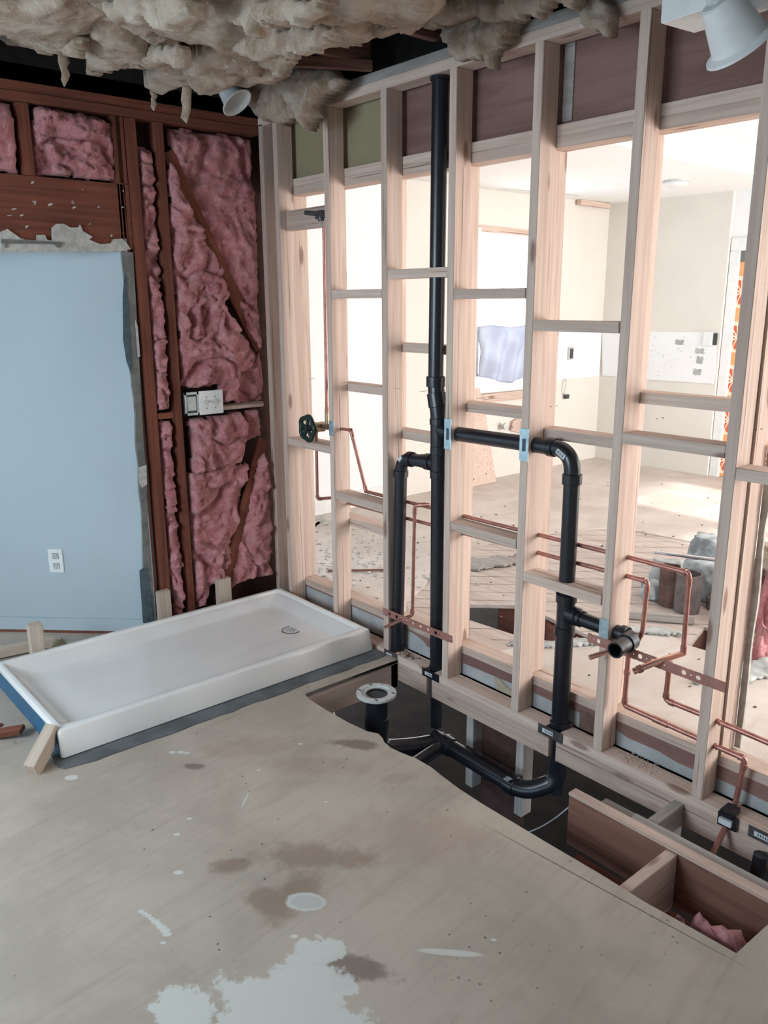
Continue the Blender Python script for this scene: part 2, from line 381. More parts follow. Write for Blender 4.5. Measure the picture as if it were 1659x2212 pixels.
# drywall patch noise for the kitchen wall band, and the bath floor plywood with its marks
def blobs(nt, xy, lst, wob, soft=.25):
    """union of soft ellipses at (x,y,rx,ry,angle) in floor coordinates"""
    out = None
    for x, y, rx, ry, an in lst:
        mp = N(nt, 'Mapping', vector_type='TEXTURE'); mp.inputs['Location'].default_value = (x, y, 0); mp.inputs['Rotation'].default_value = (0, 0, an); mp.inputs['Scale'].default_value = (rx, ry, 1); nt.links.new(xy, mp.inputs[0])
        ln = N(nt, 'VectorMath', operation='LENGTH'); nt.links.new(mp.outputs[0], ln.inputs[0])
        d = mathn(nt, 'ADD', ln.outputs['Value'], wob); s = ramp(nt, d, 1 + soft, 1 - soft)
        out = s if out is None else mathn(nt, 'MAXIMUM', out, s)
    return out
def floor_mat():
    m, nt, b, L = newmat('worn_plywood'); b.inputs['Roughness'].default_value = .62; b.inputs['Specular IOR Level'].default_value = .35
    vec = N(nt, 'TexCoord').outputs['Object']
    sep = N(nt, 'SeparateXYZ'); L.new(vec, sep.inputs[0]); cb = N(nt, 'CombineXYZ'); L.new(sep.outputs[0], cb.inputs[0]); L.new(sep.outputs[1], cb.inputs[1]); xy = cb.outputs[0]
    # grain of the plies runs across the joists
    rot = mapping(nt, xy, (1, 1, 1), rot=(0, 0, -.12))
    g = noisen(nt, mapping(nt, rot, (14, 1.6, 1)), 1.0, 5, .6, 1.0); g2 = noisen(nt, rot, 2.2, 5, .6, .5); g3 = noisen(nt, mapping(nt, rot, (60, 3, 1)), 1, 3, .5)
    c = mixc(nt, ramp(nt, g2, .36, .64), (.39, .335, .275), (.48, .41, .34))
    c = mixc(nt, mathn(nt, 'MULTIPLY', ramp(nt, g, .5, .72), .5), c, (.36, .285, .24)); c = mixc(nt, mathn(nt, 'MULTIPLY', ramp(nt, g3, .5, .75), .18), c, (.25, .2, .17))
    w1 = mathn(nt, 'MULTIPLY', mathn(nt, 'SUBTRACT', noisen(nt, xy, 9, 6, .7), .5), 2.6); w2 = mathn(nt, 'MULTIPLY', mathn(nt, 'SUBTRACT', noisen(nt, xy, 24, 6, .75), .5), 1.5)
    br = blobs(nt, xy, [(1.43, -1.15, .17, .055, .9), (1.52, -1.27, .06, .12, .3), (1.50, -1.36, .07, .05, .4), (1.30, -1.36, .06, .03, 1)], w1, .5); c = mixc(nt, mathn(nt, 'MULTIPLY', br, .55), c, (.19, .11, .075))
    dk = blobs(nt, xy, [(1.853, -1.318, .10, .035, .6), (1.86, -1.36, .035, .05, .2), (.725, -1.187, .035, .018, .8), (.99, -.64, .10, .03, .7)], w1, .35); c = mixc(nt, mathn(nt, 'MULTIPLY', dk, .6), c, (.10, .055, .04))
    pk = blobs(nt, xy, [(1.273, -.666, .055, .03, .9), (1.0, -.85, .16, .05, .8), (.75, -.95, .2, .07, .9), (1.55, -.85, .25, .12, .8)], w1, .5); c = mixc(nt, mathn(nt, 'MULTIPLY', pk, .35), c, (.33, .22, .18))
    wh = blobs(nt, xy, [(1.82, -1.47, .13, .10, .5), (1.90, -1.62, .17, .2, .5), (2.05, -1.56, .16, .17, .4), (1.75, -1.36, .06, .045, .9), (1.70, -1.72, .09, .07, 0), (1.88, -1.385, .05, .03, .6), (2.0, -1.72, .25, .15, 0), (1.80, -1.56, .12, .10, .5), (1.96, -1.50, .11, .09, .6)], w1, .10); c = mixc(nt, mathn(nt, 'MULTIPLY', wh, .88), c, (.62, .62, .58))
    w3 = mathn(nt, 'MULTIPLY', w2, .35)
    rg = blobs(nt, xy, [(1.572, -1.281, .058, .037, .75)], w3, .10); ri = blobs(nt, xy, [(1.574, -1.279, .047, .027, .75)], w3, .15); c = mixc(nt, mathn(nt, 'MULTIPLY', rg, .9), c, (.58, .58, .55)); c = mixc(nt, mathn(nt, 'MULTIPLY', ri, .75), c, (.44, .43, .40))
    L2 = [(1.30, -1.655, .012), (1.315, -1.651, .011), (1.33, -1.647, .012), (1.345, -1.645, .011), (1.362, -1.642, .015), (1.378, -1.639, .013), (1.395, -1.637, .018), (1.412, -1.636, .017), (1.428, -1.638, .016), (1.45, -1.66, .010), (.50, -1.56, .03), (.58, -1.205, .016), (.60, -1.18, .018), (.62, -1.165, .014), (1.0, -1.35, .012), (1.22, -1.5, .018), (1.05, -1.42, .013), (1.66, -1.38, .012), (.85, -.80, .012), (1.22, -.95, .008), (.9, -1.02, .009), (2.02, -.98, .01)]
    dr = blobs(nt, xy, [(x, y, r * .8, r * .55, .8) for x, y, r in L2], w3, .25); c = mixc(nt, mathn(nt, 'MULTIPLY', dr, .85), c, (.62, .63, .60))
    st = blobs(nt, xy, [(1.975, -1.10, .085, .011, .76), (1.705, -1.33, .014, .006, .2), (1.03, -1.155, .004, .045, .75)], mathn(nt, 'MULTIPLY', w3, .5), .15); c = mixc(nt, mathn(nt, 'MULTIPLY', st, .8), c, (.60, .60, .55))
    # small dark crumbs trodden into the sheet
    vo = N(nt, 'TexVoronoi'); vo.inputs['Scale'].default_value = 26; L.new(xy, vo.inputs['Vector']); msk = ramp(nt, noisen(nt, xy, 2.5, 3), .48, .62)
    sp = mathn(nt, 'MULTIPLY', ramp(nt, vo.outputs['Distance'], .13, .08), msk); c = mixc(nt, mathn(nt, 'MULTIPLY', sp, .8), c, (.08, .06, .05))
    # sheet joints
    for (x, y, rx, ry, an) in ((2.09, -.595, .42, .0022, .088),):
        c = mixc(nt, mathn(nt, 'MULTIPLY', blobs(nt, xy, [(x, y, rx, ry, an)], 0.0, .2), .8 if x > 2 else .25), c, (.07, .055, .045))
    L.new(c, b.inputs['Base Color']); bump(nt, b, g, .06, .003)
    return m
M['floor'] = floor_mat()
def floor2_mat():
    m, nt, b, L = newmat('dusty_underlayment'); b.inputs['Roughness'].default_value = .6
    vec = N(nt, 'TexCoord').outputs['Object']; g = noisen(nt, vec, 1.7, 6, .62, .4); g2 = noisen(nt, mapping(nt, vec, (20, 3, 1)), 1, 4)
    c = mixc(nt, ramp(nt, g, .36, .66), (.50, .44, .39), (.63, .57, .52)); c = mixc(nt, mathn(nt, 'MULTIPLY', ramp(nt, g2, .5, .75), .3), c, (.40, .31, .26))
    vo = N(nt, 'TexVoronoi'); vo.inputs['Scale'].default_value = 11; L.new(vec, vo.inputs['Vector']); msk = ramp(nt, noisen(nt, vec, 1.4, 3), .5, .6)
    c = mixc(nt, mathn(nt, 'MULTIPLY', mathn(nt, 'MULTIPLY', ramp(nt, vo.outputs['Distance'], .12, .07), msk), .8), c, (.14, .09, .08))
    L.new(c, b.inputs['Base Color']); return m
M['floor2'] = floor2_mat()

# ================================================================== SETTING: bathroom
P = .4064; FZ = -.02; F2 = .10
# subfloor with the long cut-out along the wet wall
cut = [(.515, -.002), (.515, -.545)] + [(.565, -.560), (.70, -.562), (.84, -.556), (.90, -.548), (.945, -.543), (.985, -.520), (1.02, -.528), (1.055, -.545), (1.10, -.552), (1.15, -.546), (1.22, -.530), (1.30, -.528), (1.37, -.538), (1.46, -.548), (1.58, -.552), (1.68, -.551), (1.85, -.549), (2.05, -.544), (2.20, -.547), (2.34, -.538), (2.466, -.532)] + [(2.472, -.364), (2.476, -.002)]
fpoly = [(-1.7, -3.66), (3.95, -3.66), (3.95, -.002)] + cut[::-1] + [(-.62, -.002), (-.62, -.75), (-1.7, -1.85)]
struct(slab('floor', [fpoly], FZ - .019, FZ, M['floor']), 'worn plywood subfloor with paint marks and a long cut-out')
# the crawlspace below
struct(slab('crawlspace_ground', [[(-2, -3.7), (5.1, -3.7), (5.1, 4.8), (-2, 4.8)]], -.75, -.62, M['dirt']))
# wall_left: studs' sheathing plane, continuing behind the angled wall
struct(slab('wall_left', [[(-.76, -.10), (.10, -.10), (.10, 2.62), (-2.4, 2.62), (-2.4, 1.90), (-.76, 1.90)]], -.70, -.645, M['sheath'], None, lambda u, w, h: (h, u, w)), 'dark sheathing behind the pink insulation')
# angled drywall seen through the framed opening
A0 = Vector((-.56, -.76, 0)); AD = Vector((-.69, -.724, 0)).normalized(); AN = Vector((.724, -.69, 0)).normalized()
def afr(u, w, h): return A0 + AD * u + AN * h + Vector((0, 0, w))
wa = struct(slab('wall_angled', [[(-.03, FZ - .01), (1.7, FZ - .01), (1.7, 1.93), (-.03, 1.93)]], -.10, 0, M['dryblue'], None, afr), 'smooth pale blue drywall, cut loose at its top and right edges')
bb = struct(slab('baseboard_angled', [[(-.005, FZ + .015), (1.7, FZ + .015), (1.7, .062), (-.005, .062)]], 0, .012, M['dryblue'], None, afr), 'pale blue baseboard')
struct(slab('gap_shade_strip', [[(.02, FZ - .002), (1.7, FZ - .002), (1.7, FZ + .013), (.02, FZ + .013)]], 0, .010, M['old'], None, afr))  # dark strip filling the gap under the baseboard, standing for its shade
# soffit of the opening and torn drywall around it
struct(slab('trim_2', [[(-.545, -.735), (-.545, -2.4), (-2.0, -2.4)]], 1.878, 1.90, M['plaster']), 'bare white drywall under the header')
def lfr(u, w, h): return (-.545 + h, u, w)      # left wall plane: u=y, w=z
def lp(px, py): h_ = hit(0, -.545, px, py); return (h_.y, h_.z)
# the ragged plaster left on the lower edge of the header board
pl = [lp(x, y) for x, y in ((0, 545), (0, 501), (14, 495), (45, 517), (78, 520), (78, 508), (95, 508), (100, 519), (111, 520), (111, 492), (120, 484), (136, 484), (150, 492), (168, 492), (171, 486), (177, 500), (198, 512), (190, 518), (215, 528), (238, 526), (243, 517), (262, 516), (270, 524), (280, 538), (266, 543), (250, 543), (140, 544))]
tt = tag(slab('torn_drywall_edge', [pl], .0, .014, M['plaster'], None, lfr), 'ragged white drywall scraps clinging under the brown header board', 'drywall scrap')
st = [lp(x, y) for x, y in ((0, 517), (60, 520), (132, 524), (128, 534), (122, 536), (115, 528), (60, 527), (12, 527), (12, 536), (8, 536), (8, 526), (0, 526))]
tag(slab('corner_bead', [st], .016, .022, M['bead'], None, lfr), 'bent grey metal corner bead above the pale blue drywall', 'corner bead')
# jagged drywall edge beside the jamb
def jp(px, py): h_ = hit(0, -.543, px, py); return (h_.y, h_.z)
def jfr(u, w, h): return (-.543 + h, u, w)
jl = [(262, 545), (268, 600), (276, 700), (280, 780), (286, 840), (292, 880), (293, 960), (299, 1005), (300, 1060), (306, 1100), (308, 1150), (309, 1215), (313, 1280), (315, 1345)]
jr = [(336, 1345), (327, 1230), (318, 1120), (316, 1040), (312, 985), (306, 900), (302, 820), (297, 720), (291, 620), (287, 545)]
tag(slab('drywall_edge_strip', [[jp(*p) for p in jl + jr]], -.012, .004, M['bead'], None, jfr), 'raw grey drywall edge running down the right side of the blue wall', 'drywall edge')
for i, (pp, lab) in enumerate(([(( 268, 590), (264, 640), (265, 735), (272, 780), (281, 805), (284, 790), (280, 720), (272, 600)), 'upper dark blue-grey torn backing strip on the blue wall edge'], [((309, 1226), (300, 1232), (304, 1290), (308, 1345), (330, 1345), (326, 1290), (316, 1226)), 'lower dark blue-grey torn backing strip near the floor'])):
    tag(slab('torn_backing', [[jp(*p) for p in pp]], .004, .007, M['mud'], None, jfr), lab, 'torn backing', 'torn backing strips')
pcs = [((297, 1010), (315, 1003), (316, 1046), (306, 1053), (300, 1046)), ((290, 690), (296, 705), (301, 770), (296, 772)), ]
for pp, lab in zip(pcs, ('small cream paper scrap halfway down the raw drywall edge', 'thin cream paper sliver high on the raw drywall edge')):
    tag(slab('paper_scrap', [[jp(*p) for p in pp]], .006, .009, M['plaster'], None, jfr), lab, 'paper scrap', 'paper scraps')

# header board and old framing of the left wall (reddish old lumber)
def ly(px, py): return hit(0, -.545, px, py).y
LX0, LX1 = -.634, -.545
tag(board('header_board', LX0, LX1, -2.4, -.702, 1.885, 2.166, M['old'], 'Y'), 'wide old reddish-brown header board over the blue drywall opening', 'header board')
tag(board('header_backing', -.64, -.60, -.70, -.66, 1.885, 2.45, M['old'], 'Z'), 'narrow old brown cleat beside the header end', 'cleat')
tag(board('top_plate', LX0 - .01, LX1 + .004, -2.4, -.001, 2.452, 2.49, M['old'], 'Y'), 'lower dark brown top plate over the pink insulation', 'top plate', 'left wall top plates')
tag(board('top_plate', LX0 - .01, LX1, -2.4, -.001, 2.492, 2.53, M['old'], 'Y'), 'upper dark brown top plate against the attic', 'top plate', 'left wall top plates')
tag(board('bottom_plate', LX0, LX1 - .002, -.75, -.001, FZ, .018, M['old'], 'Y'), 'old brown bottom plate behind the shower pan', 'bottom plate')
for y0, y1, z0, z1, lab in ((-1.163, -1.112, 2.168, 2.45, 'short dark cripple stud above the header, between the two pink batts'), (-.742, -.704, 2.168, 2.45, 'short brown cripple stud above the right end of the header')):
    tag(board('cripple_stud', LX0, LX1, y0, y1, z0, z1, M['old'], 'Z'), lab, 'stud', 'old studs of the left wall')
for y0, y1, lab in ((-.758, -.720, 'old brown trimmer stud at the edge of the blue drywall'), (-.700, -.645, 'old brown king stud left of the narrow pink batt'), (-.552, -.512, 'old brown stud between narrow and wide pink insulation')):
    tag(board('wall_stud', LX0, LX1, y0, y1, .02 if y0 > -.7 else FZ, 2.45, M['old'], 'Z'), lab, 'stud', 'old studs of the left wall')
tag(beam('diagonal_brace', (-.571, -.49, 2.33), (-.571, -.028, 1.40), .018, .062, M['old'], up=(0, .8, .5)), 'old brown diagonal brace crossing the upper wide pink bay', 'brace', 'let-in diagonal braces')
tag(beam('diagonal_brace', (-.571, -.03, .92), (-.571, -.345, .06), .018, .062, M['old'], up=(0, -.9, .4)), 'old brown diagonal brace crossing the lower wide pink bay', 'brace', 'let-in diagonal braces')
tag(board('fire_block', LX0, LX1 - .004, -.643, -.554, 1.085, 1.115, M['old'], 'Y'), 'small brown fire block in the narrow pink bay', 'fire block', 'fire blocks of the left wall')
tag(board('fire_block', LX0, LX1 - .004, -.29, -.03, 1.10, 1.125, M['fir2'], 'Y'), 'pale fire block right of the switch plate', 'fire block', 'fire blocks of the left wall')

bm = bmesh.new(); rnd = random.Random(12)
for _ in range(34):
    y, z, a, b = rnd.uniform(-1.5, -.72), rnd.uniform(1.9, 2.15), rnd.uniform(.003, .014), rnd.uniform(.002, .006)
    bm.faces.new([bm.verts.new((-.5444, y + q[0] * a, z + q[1] * b + q[0] * .002)) for q in ((-1, -.3), (-.2, -1), (1, .1), (.3, 1), (-.6, .7))])
tag(obj('paint_flecks', bm, M['plaster']), 'pale paint flecks on the wide brown header board', 'flecks', kind='stuff')
# pink insulation batts
def batt(poly, label, th, am, seed, base=-.60, **k):
    fr = lambda u, w, h: (base + h, u, w)
    return tag(fluff('insulation_batt', poly, fr, th, am * 1.05, .0095, M['pink'], seed, **k), label, 'insulation', 'pink insulation batts')
batt([(-1.0, 2.172), (-.745, 2.172), (-.745, 2.42), (-.83, 2.445), (-1.10, 2.448), (-1.108, 2.17)], 'pink batt above the header, left of its short end cripple', .048, .040, 1, freq=8)
batt([(-1.6, 2.17), (-1.168, 2.17), (-1.168, 2.45), (-1.6, 2.45)], 'pink batt at the far left above the header', .050, .032, 2, freq=7)
batt([(-.64, 1.12), (-.56, 1.12), (-.558, 1.5), (-.56, 2.33), (-.64, 2.36)], 'tall narrow pink batt above the small brown block', .042, .030, 3, freq=12, rim=.02)
batt([(-.636, .02), (-.57, .02), (-.556, .16), (-.565, .5), (-.562, 1.08), (-.636, 1.08)], 'tall narrow pink batt below the small brown block', .042, .030, 4, freq=12, rim=.02)
batt([(-.50, 1.50), (-.505, 2.28), (-.485, 2.30), (-.30, 1.93), (-.20, 1.74), (-.25, 1.66), (-.12, 1.47), (-.05, 1.36), (-.09, 1.30), (-.16, 1.28), (-.17, 1.14), (-.285, 1.14), (-.285, 1.225), (-.50, 1.225)], 'large pink batt left of the upper diagonal brace', .060, .036, 5, freq=9)
batt([(-.49, 2.445), (-.015, 2.445), (-.010, 1.36), (-.10, 1.50), (-.20, 1.74), (-.36, 2.08), (-.47, 2.33)], 'smooth pink batt right of the upper diagonal brace', .030, .030, 6, freq=6)
batt([(-.18, 1.12), (-.01, 1.12), (-.01, 1.40), (-.12, 1.31), (-.18, 1.28)], 'deep red-pink batt piece above the pale fire block', .02, .02, 17, freq=9)
batt([(-.47, 1.07), (-.16, 1.08), (-.13, 1.03), (-.14, .90), (-.17, .80), (-.47, .77)], 'square pink batt hanging just below the switch plate', .065, .030, 7, freq=9)
batt([(-.48, .80), (-.19, .84), (-.23, .74), (-.36, .68), (-.49, .66)], 'small torn pink flap under the square batt', .050, .030, 8, freq=11)
batt([(-.50, .04), (-.44, .05), (-.40, .16), (-.33, .14), (-.27, .30), (-.21, .46), (-.17, .62), (-.12, .80), (-.50, .80)], 'folded pink batt left of the lower diagonal brace', .050, .042, 9, freq=7)
batt([(-.30, .125), (-.01, .14), (-.01, .90), (-.06, .84), (-.14, .60), (-.22, .36)], 'wedge-shaped pink batt right of the lower diagonal brace', .062, .028, 10, freq=9)
batt([(-.14, .90), (-.13, 1.09), (-.035, 1.09), (-.035, .93), (-.08, .92)], 'small dark pink batt piece under the pale fire block', .03, .022, 11, freq=9)
# stray tuft on the large batt
tag(fluff('insulation_tuft', [(-.36, 1.74), (-.25, 1.76), (-.215, 1.70), (-.26, 1.58), (-.31, 1.60), (-.34, 1.68)], lambda u, w, h: (-.545 + h, u, w), .03, .02, .008, M['pink'], 12, freq=16, back=.03), 'fluffy pink tuft bulging over the upper diagonal brace', 'insulation')

# switch plate with exposed box
sw = tag(empty('switch_plate', (-.53, -.40, 1.15)), 'white double switch plate with an uncovered box beside the pink batt', 'switch plate')
under(boxo('cover_plate', -.531, -.523, -.425, -.29, 1.09, 1.21, M['white'], bev=.002), sw)
bm = bmesh.new(); box(bm, -.60, -.534, -.498, -.425, 1.095, 1.205)
under(obj('switch_box', bm, M['slot']), sw)
bm = bmesh.new()
for a, b, c, d in ((-.500, -.423, 1.196, 1.208), (-.500, -.423, 1.092, 1.104), (-.500, -.492, 1.092, 1.208), (-.434, -.420, 1.092, 1.208), (-.488, -.440, 1.115, 1.185)): box(bm, -.534, -.528, a, b, c, d)
under(obj('box_flange', bm, M['whitegray']), sw)
for y in (-.385, -.335):
    bm = bmesh.new(); box(bm, -.523, -.519, y - .006, y + .006, 1.135, 1.165); box(bm, -.520, -.510, y - .004, y + .004, 1.150, 1.165)
    under(obj('toggle', bm, M['whitegray']), sw)
    for z in (1.178, 1.122):
        bm = bmesh.new(); lathe(bm, ((0, .0015), (.003, .001), (.003, 0)), (-.523, y, z), (1, 0, 0), 10); under(obj('screw', bm, M['slot']), sw)
# duplex outlet on the blue wall
oc = afr(.425 + .035, .372, 0); ol = tag(empty('wall_outlet', oc), 'white duplex outlet low on the pale blue drywall', 'outlet')
def aplate(name, u0, u1, w0, w1, h0, h1, mat, bev=0):
    bm = bmesh.new(); vs = box(bm, u0, u1, w0, w1, h0, h1)
    for vv in bm.verts: vv.co = afr(*vv.co)
    if bev: bmesh.ops.bevel(bm, geom=bm.edges, offset=bev, segments=2, affect='EDGES')
    return obj(name, bm, mat, smooth=bool(bev))
UC = (Vector((-.881, -1.097, 0)) - A0).dot(AD)
under(aplate('cover_plate', UC - .038, UC + .038, .31, .433, 0, .007, M['white'], .002), ol)
for zc in (.345, .398):
    rc = under(aplate('receptacle', UC - .017, UC + .017, zc - .016, zc + .016, .006, .010, M['whitegray'], .002), ol)
    bm = bmesh.new()
    for du in (-.007, .007):
        vs = box(bm, UC + du - .0012, UC + du + .0012, zc - .002, zc + .009, .0095, .0106)
    box(bm, UC - .002, UC + .002, zc - .011, zc - .007, .0095, .0106)
    for vv in bm.verts: vv.co = afr(*vv.co)
    s_ = under(obj('slot', bm, M['slot']), ol)

# stakes and offcuts around the pan
tag(board('wood_stake', -.535, -.50, -.735, -.665, FZ, .215, M['pale'], 'Z', bev=.004), 'pale wood stake behind the pan beside the blue drywall edge', 'stake', 'stakes behind the shower pan')
tag(board('wood_stake', -.535, -.495, -.395, -.315, FZ, .205, M['pale'], 'Z', bev=.004), 'tan wood stake behind the pan at the lower brace', 'stake', 'stakes behind the shower pan')
tag(board('wood_stake', -.53, -.475, -1.375, -1.315, FZ, .21, M['pale'], 'Z', bev=.004), 'pale wood stake behind the pan in front of the blue wall', 'stake', 'stakes behind the shower pan')
tag(beam('wood_offcut', (-.78, -1.62, .012), (-.72, -1.20, .012), .05, .045, M['pale']), 'grey-tan lumber offcut on the floor left of the standing stake', 'offcut')
tag(fluff('foam_scrap', [(-.60, -1.28), (-.66, -1.22), (-.60, -1.16), (-.52, -1.20)], lambda u, w, h: (u, w, FZ + h), .06, .03, .01, M['tanyellow'], 13, freq=20), 'yellow foam scrap behind the standing wood stake', 'scrap')
tag(beam('wood_shim', (.395, -1.665, 0), (.30, -1.545, .085), .045, .07, M['pale'], up=(.3, -.2, 1)), 'short pale block leaning under the near left corner of the pan', 'block')
tag(beam('wood_shim', (.02, -1.70, -.002), (.09, -1.60, .014), .055, .02, M['old']), 'dark wood scrap on the floor by the blue end of the pan', 'scrap')
tag(fluff('dark_scrap', [(-.12, -1.66), (-.06, -1.62), (-.03, -1.66), (-.08, -1.71), (-.14, -1.71)], lambda u, w, h: (u, w, FZ + h), .006, .004, .008, M['old'], 14), 'small brown leaf-shaped scrap at the left frame edge', 'scrap')

# grey felt under the pan
fe = [(.445, -.012)] + rag((.447, -.02), (.452, -1.50), 26, .006, 5)[1:] + [(.43, -1.56), (.40, -1.575), (-.40, -1.50), (-.45, -.03)]
tag(slab('felt_paper', [fe], FZ + .0005, FZ + .004, M['tar']), 'grey felt paper showing along the front of the shower pan', 'underlay')

# shower pan
def build_pan():
    root = tag(empty('shower_pan', (-.05, -.79, -.01)), 'long white acrylic shower pan lying on grey felt in the corner', 'shower pan')
    X0, X1, Y0, Y1 = -.455, .352, -1.545, -.034
    def ring(bm, a, b, c, d, z, r):
        """rounded rectangle x a..b, y c..d"""
        out = []
        for cx, cy, a0 in ((b - r, d - r, 0), (a + r, d - r, 90), (a + r, c + r, 180), (b - r, c + r, 270)):
            for k in range(6):
                t = math.radians(a0 + 18 * k); out.append(bm.verts.new((cx + r * math.cos(t), cy + r * math.sin(t), z)))
        return out
    bm = bmesh.new()
    L = [ring(bm, X0, X1 + .012, Y0, Y1 + .004, -.012, .012), ring(bm, X0, X1, Y0, Y1, .078, .012), ring(bm, X0 + .004, X1 - .004, Y0 + .004, Y1 - .004, .090, .012), ring(bm, X0 + .010, X1 - .012, Y0 + .010, Y1 - .010, .094, .014),
         ring(bm, X0 + .026, X1 - .045, Y0 + .024, Y1 - .026, .093, .018), ring(bm, X0 + .032, X1 - .062, Y0 + .032, Y1 - .033, .078, .02), ring(bm, X0 + .060, X1 - .072, Y0 + .05, Y1 - .062, .072, .03),
         ring(bm, X0 + .085, X1 - .085, Y0 + .085, Y1 - .09, .040, .05), ring(bm, X0 + .11, X1 - .105, Y0 + .13, Y1 - .115, .034, .06)]
    # floor of the basin sloping to the drain
    DC = Vector((-.037, -.242)); n = len(L[-1])
    for t, z in ((.45, .029), (.8, .024)):
        L.append([bm.verts.new((vv.co.x * (1 - t) + DC.x * t, vv.co.y * (1 - t) + DC.y * t, z)) for vv in L[8]])
    L.append([bm.verts.new((DC.x + .048 * math.cos(math.radians(6 + 360 * k / n + 15)), DC.y + .048 * math.sin(math.radians(6 + 360 * k / n + 15)), .021)) for k in range(n)])
    for a, b in zip(L, L[1:]):
        for k in range(n): bm.faces.new((a[k], a[(k + 1) % n], b[(k + 1) % n], b[k]))
    bm.faces.new(L[-1]); bm.faces.new(L[0][::-1])
    body = under(obj('basin', bm, M['pan'], smooth=True), root)
    bm = bmesh.new(); vs = [(X0 + .01, Y0 - .003, .070), (X1 - .012, Y0 - .003, .072), (X1 - .004, Y0 - .003, -.012), (X0 + .004, Y0 - .003, -.010)]
    q = [bm.verts.new(p) for p in vs]; q2 = [bm.verts.new((p[0], p[1] + .004, p[2])) for p in vs]
    bm.faces.new(q); bm.faces.new(q2[::-1])
    for k in range(4): bm.faces.new((q[k], q[(k + 1) % 4], q2[(k + 1) % 4], q2[k]))
    under(obj('end_skirt', bm, M['blue']), root)['label'] = 'blue film-covered open end'
    bm = bmesh.new(); lathe(bm, ((0, .0245), (.030, .0245), (.033, .023), (.044, .024), (.046, .0225), (.047, .018)), (DC.x, DC.y, 0), seg=36)
    dr = under(obj('drain', bm, M['whitegray'], smooth=True), root)
    bm = bmesh.new()
    for k in range(8):
        a = 2 * PI * k / 8
        for r in (.012, .024): lathe(bm, ((0, .0252), (.0028, .0252), (.0028, .024)), (DC.x + r * math.cos(a), DC.y + r * math.sin(a), 0), seg=8)
    lathe(bm, ((.0458, .0246), (.0480, .0246), (.0480, .020)), (DC.x, DC.y, 0), seg=36)
    dh = obj('drain_holes', bm, M['rust']); dh.parent = dr; dh.matrix_parent_inverse = Matrix.Identity(4)
    return root
build_pan()

# ================================================================== WET WALL: front framing
names = ['corner', 'first', 'second', 'third', 'fourth', 'fifth', 'sixth', 'seventh']
TOP = 2.491
desc = {-1: 'front stud nearest the pink insulation corner', 0: 'front stud left of the slanting copper pipe, by the green valve', 1: 'front stud just left of the short black pipe elbow', 2: 'front stud right of the tall black vent pipe',
        3: 'front stud in the middle, black pipe passing through it', 4: 'front stud pierced by the low black stub-out pipe', 5: 'tallest, nearest front stud at the right, end of the copper strap', 6: 'front stud beyond the right frame edge'}
STUDS = {}
for i in range(-1, 7):
    x = i * P + (-.010 if i == -1 else 0) + (.004 if i in (3, 4) else 0)
    s_ = tag(board('wall_stud', x, x + .038, 0, .089, .0, TOP, M['fir'] if i != 0 else M['fir'], 'Z'), 'pale new ' + desc[i], 'stud', 'new front studs')
    STUDS[i] = s_
    for zz, yc in ({-1: ((1.06, .05), (.86, .05), (.78, .05)), 1: ((1.05, .055),), 4: ((1.92, .045),), 0: ((.80, .04),)}.get(i, ())):
        bm = bmesh.new(); rnd = random.Random(i * 7 + int(zz * 100))
        for rw in range(2):
            for k in range(6): a = yc - .018 + k * .0062; box(bm, x + .0378, x + .0383, a, a + rnd.uniform(.002, .0045), zz - rw * .012, zz - rw * .012 + .007)
        under(obj('grade_stamp', bm, M['stamp']), s_)
tag(board('wall_stud', -.543, -.505, 0, .089, -.02, 2.5, M['fir2'], 'Z'), 'pinkish corner stud touching the pink-insulated wall', 'stud', 'new front studs')
tag(board('top_plate', -.545, 3.2, 0, .089, TOP, TOP + .038, M['fir'], 'X'), 'lower new top plate the front studs butt against', 'top plate', 'new top plates')
tag(board('top_plate', -.545, 3.2, .001, .09, TOP + .0385, TOP + .076, M['grey'], 'X'), 'upper greyed top plate under the dark attic', 'top plate', 'new top plates')
# bottom plate and doubled rim below, notched for the pipes
def notched(name, z0, z1, gaps, y0, y1, mat, lab, grp):
    bm = bmesh.new(); x = -.545; rnd = random.Random(3)
    for g0, g1 in gaps + [(3.2, 3.2)]:
        box(bm, x, g0, y0, y1, z0, z1); x = g1
    if y1 > .05: box(bm, -.545, 3.2, y1 - .012, y1, z0, z1)
    o = obj(name, bm, mat); return tag(o, lab, 'board', grp)
gaps = [(.428, .488), (.700, .766), (1.405, 1.477), (2.150, 2.172)]
notched('bottom_plate', -.038, -.0005, gaps, 0, .089, M['fir'], 'new bottom plate under the front studs, notched for pipes', 'front wall sill boards')
gaps2 = [(.440, .474), (.715, .750), (1.425, 1.462)]
notched('rim_joist', -.128, -.0385, gaps2, -.001, .0155, M['fir2'], 'edge board below the notched bottom plate, over the open crawlspace', 'front wall sill boards')
# crawlspace pony wall framing
for x in (.945, 1.235):
    tag(board('pony_stud', x, x + .042, .03, .095, -.50, -.129, M['grey'], 'Z'), 'short upright under the %s end of the edge board, in the crawlspace' % ('left' if x < 1.1 else 'right'), 'stud', 'crawlspace uprights')
tag(board('pony_sill', .93, 1.30, .02, .11, -.40, -.36, M['grey'], 'X'), 'short sill joining the two crawlspace uprights', 'sill')
tag(boxo('crawl_board', .985, 1.235, .09, .10, -.60, -.13, M['sheath']), 'dark board behind the crawlspace uprights', 'board')
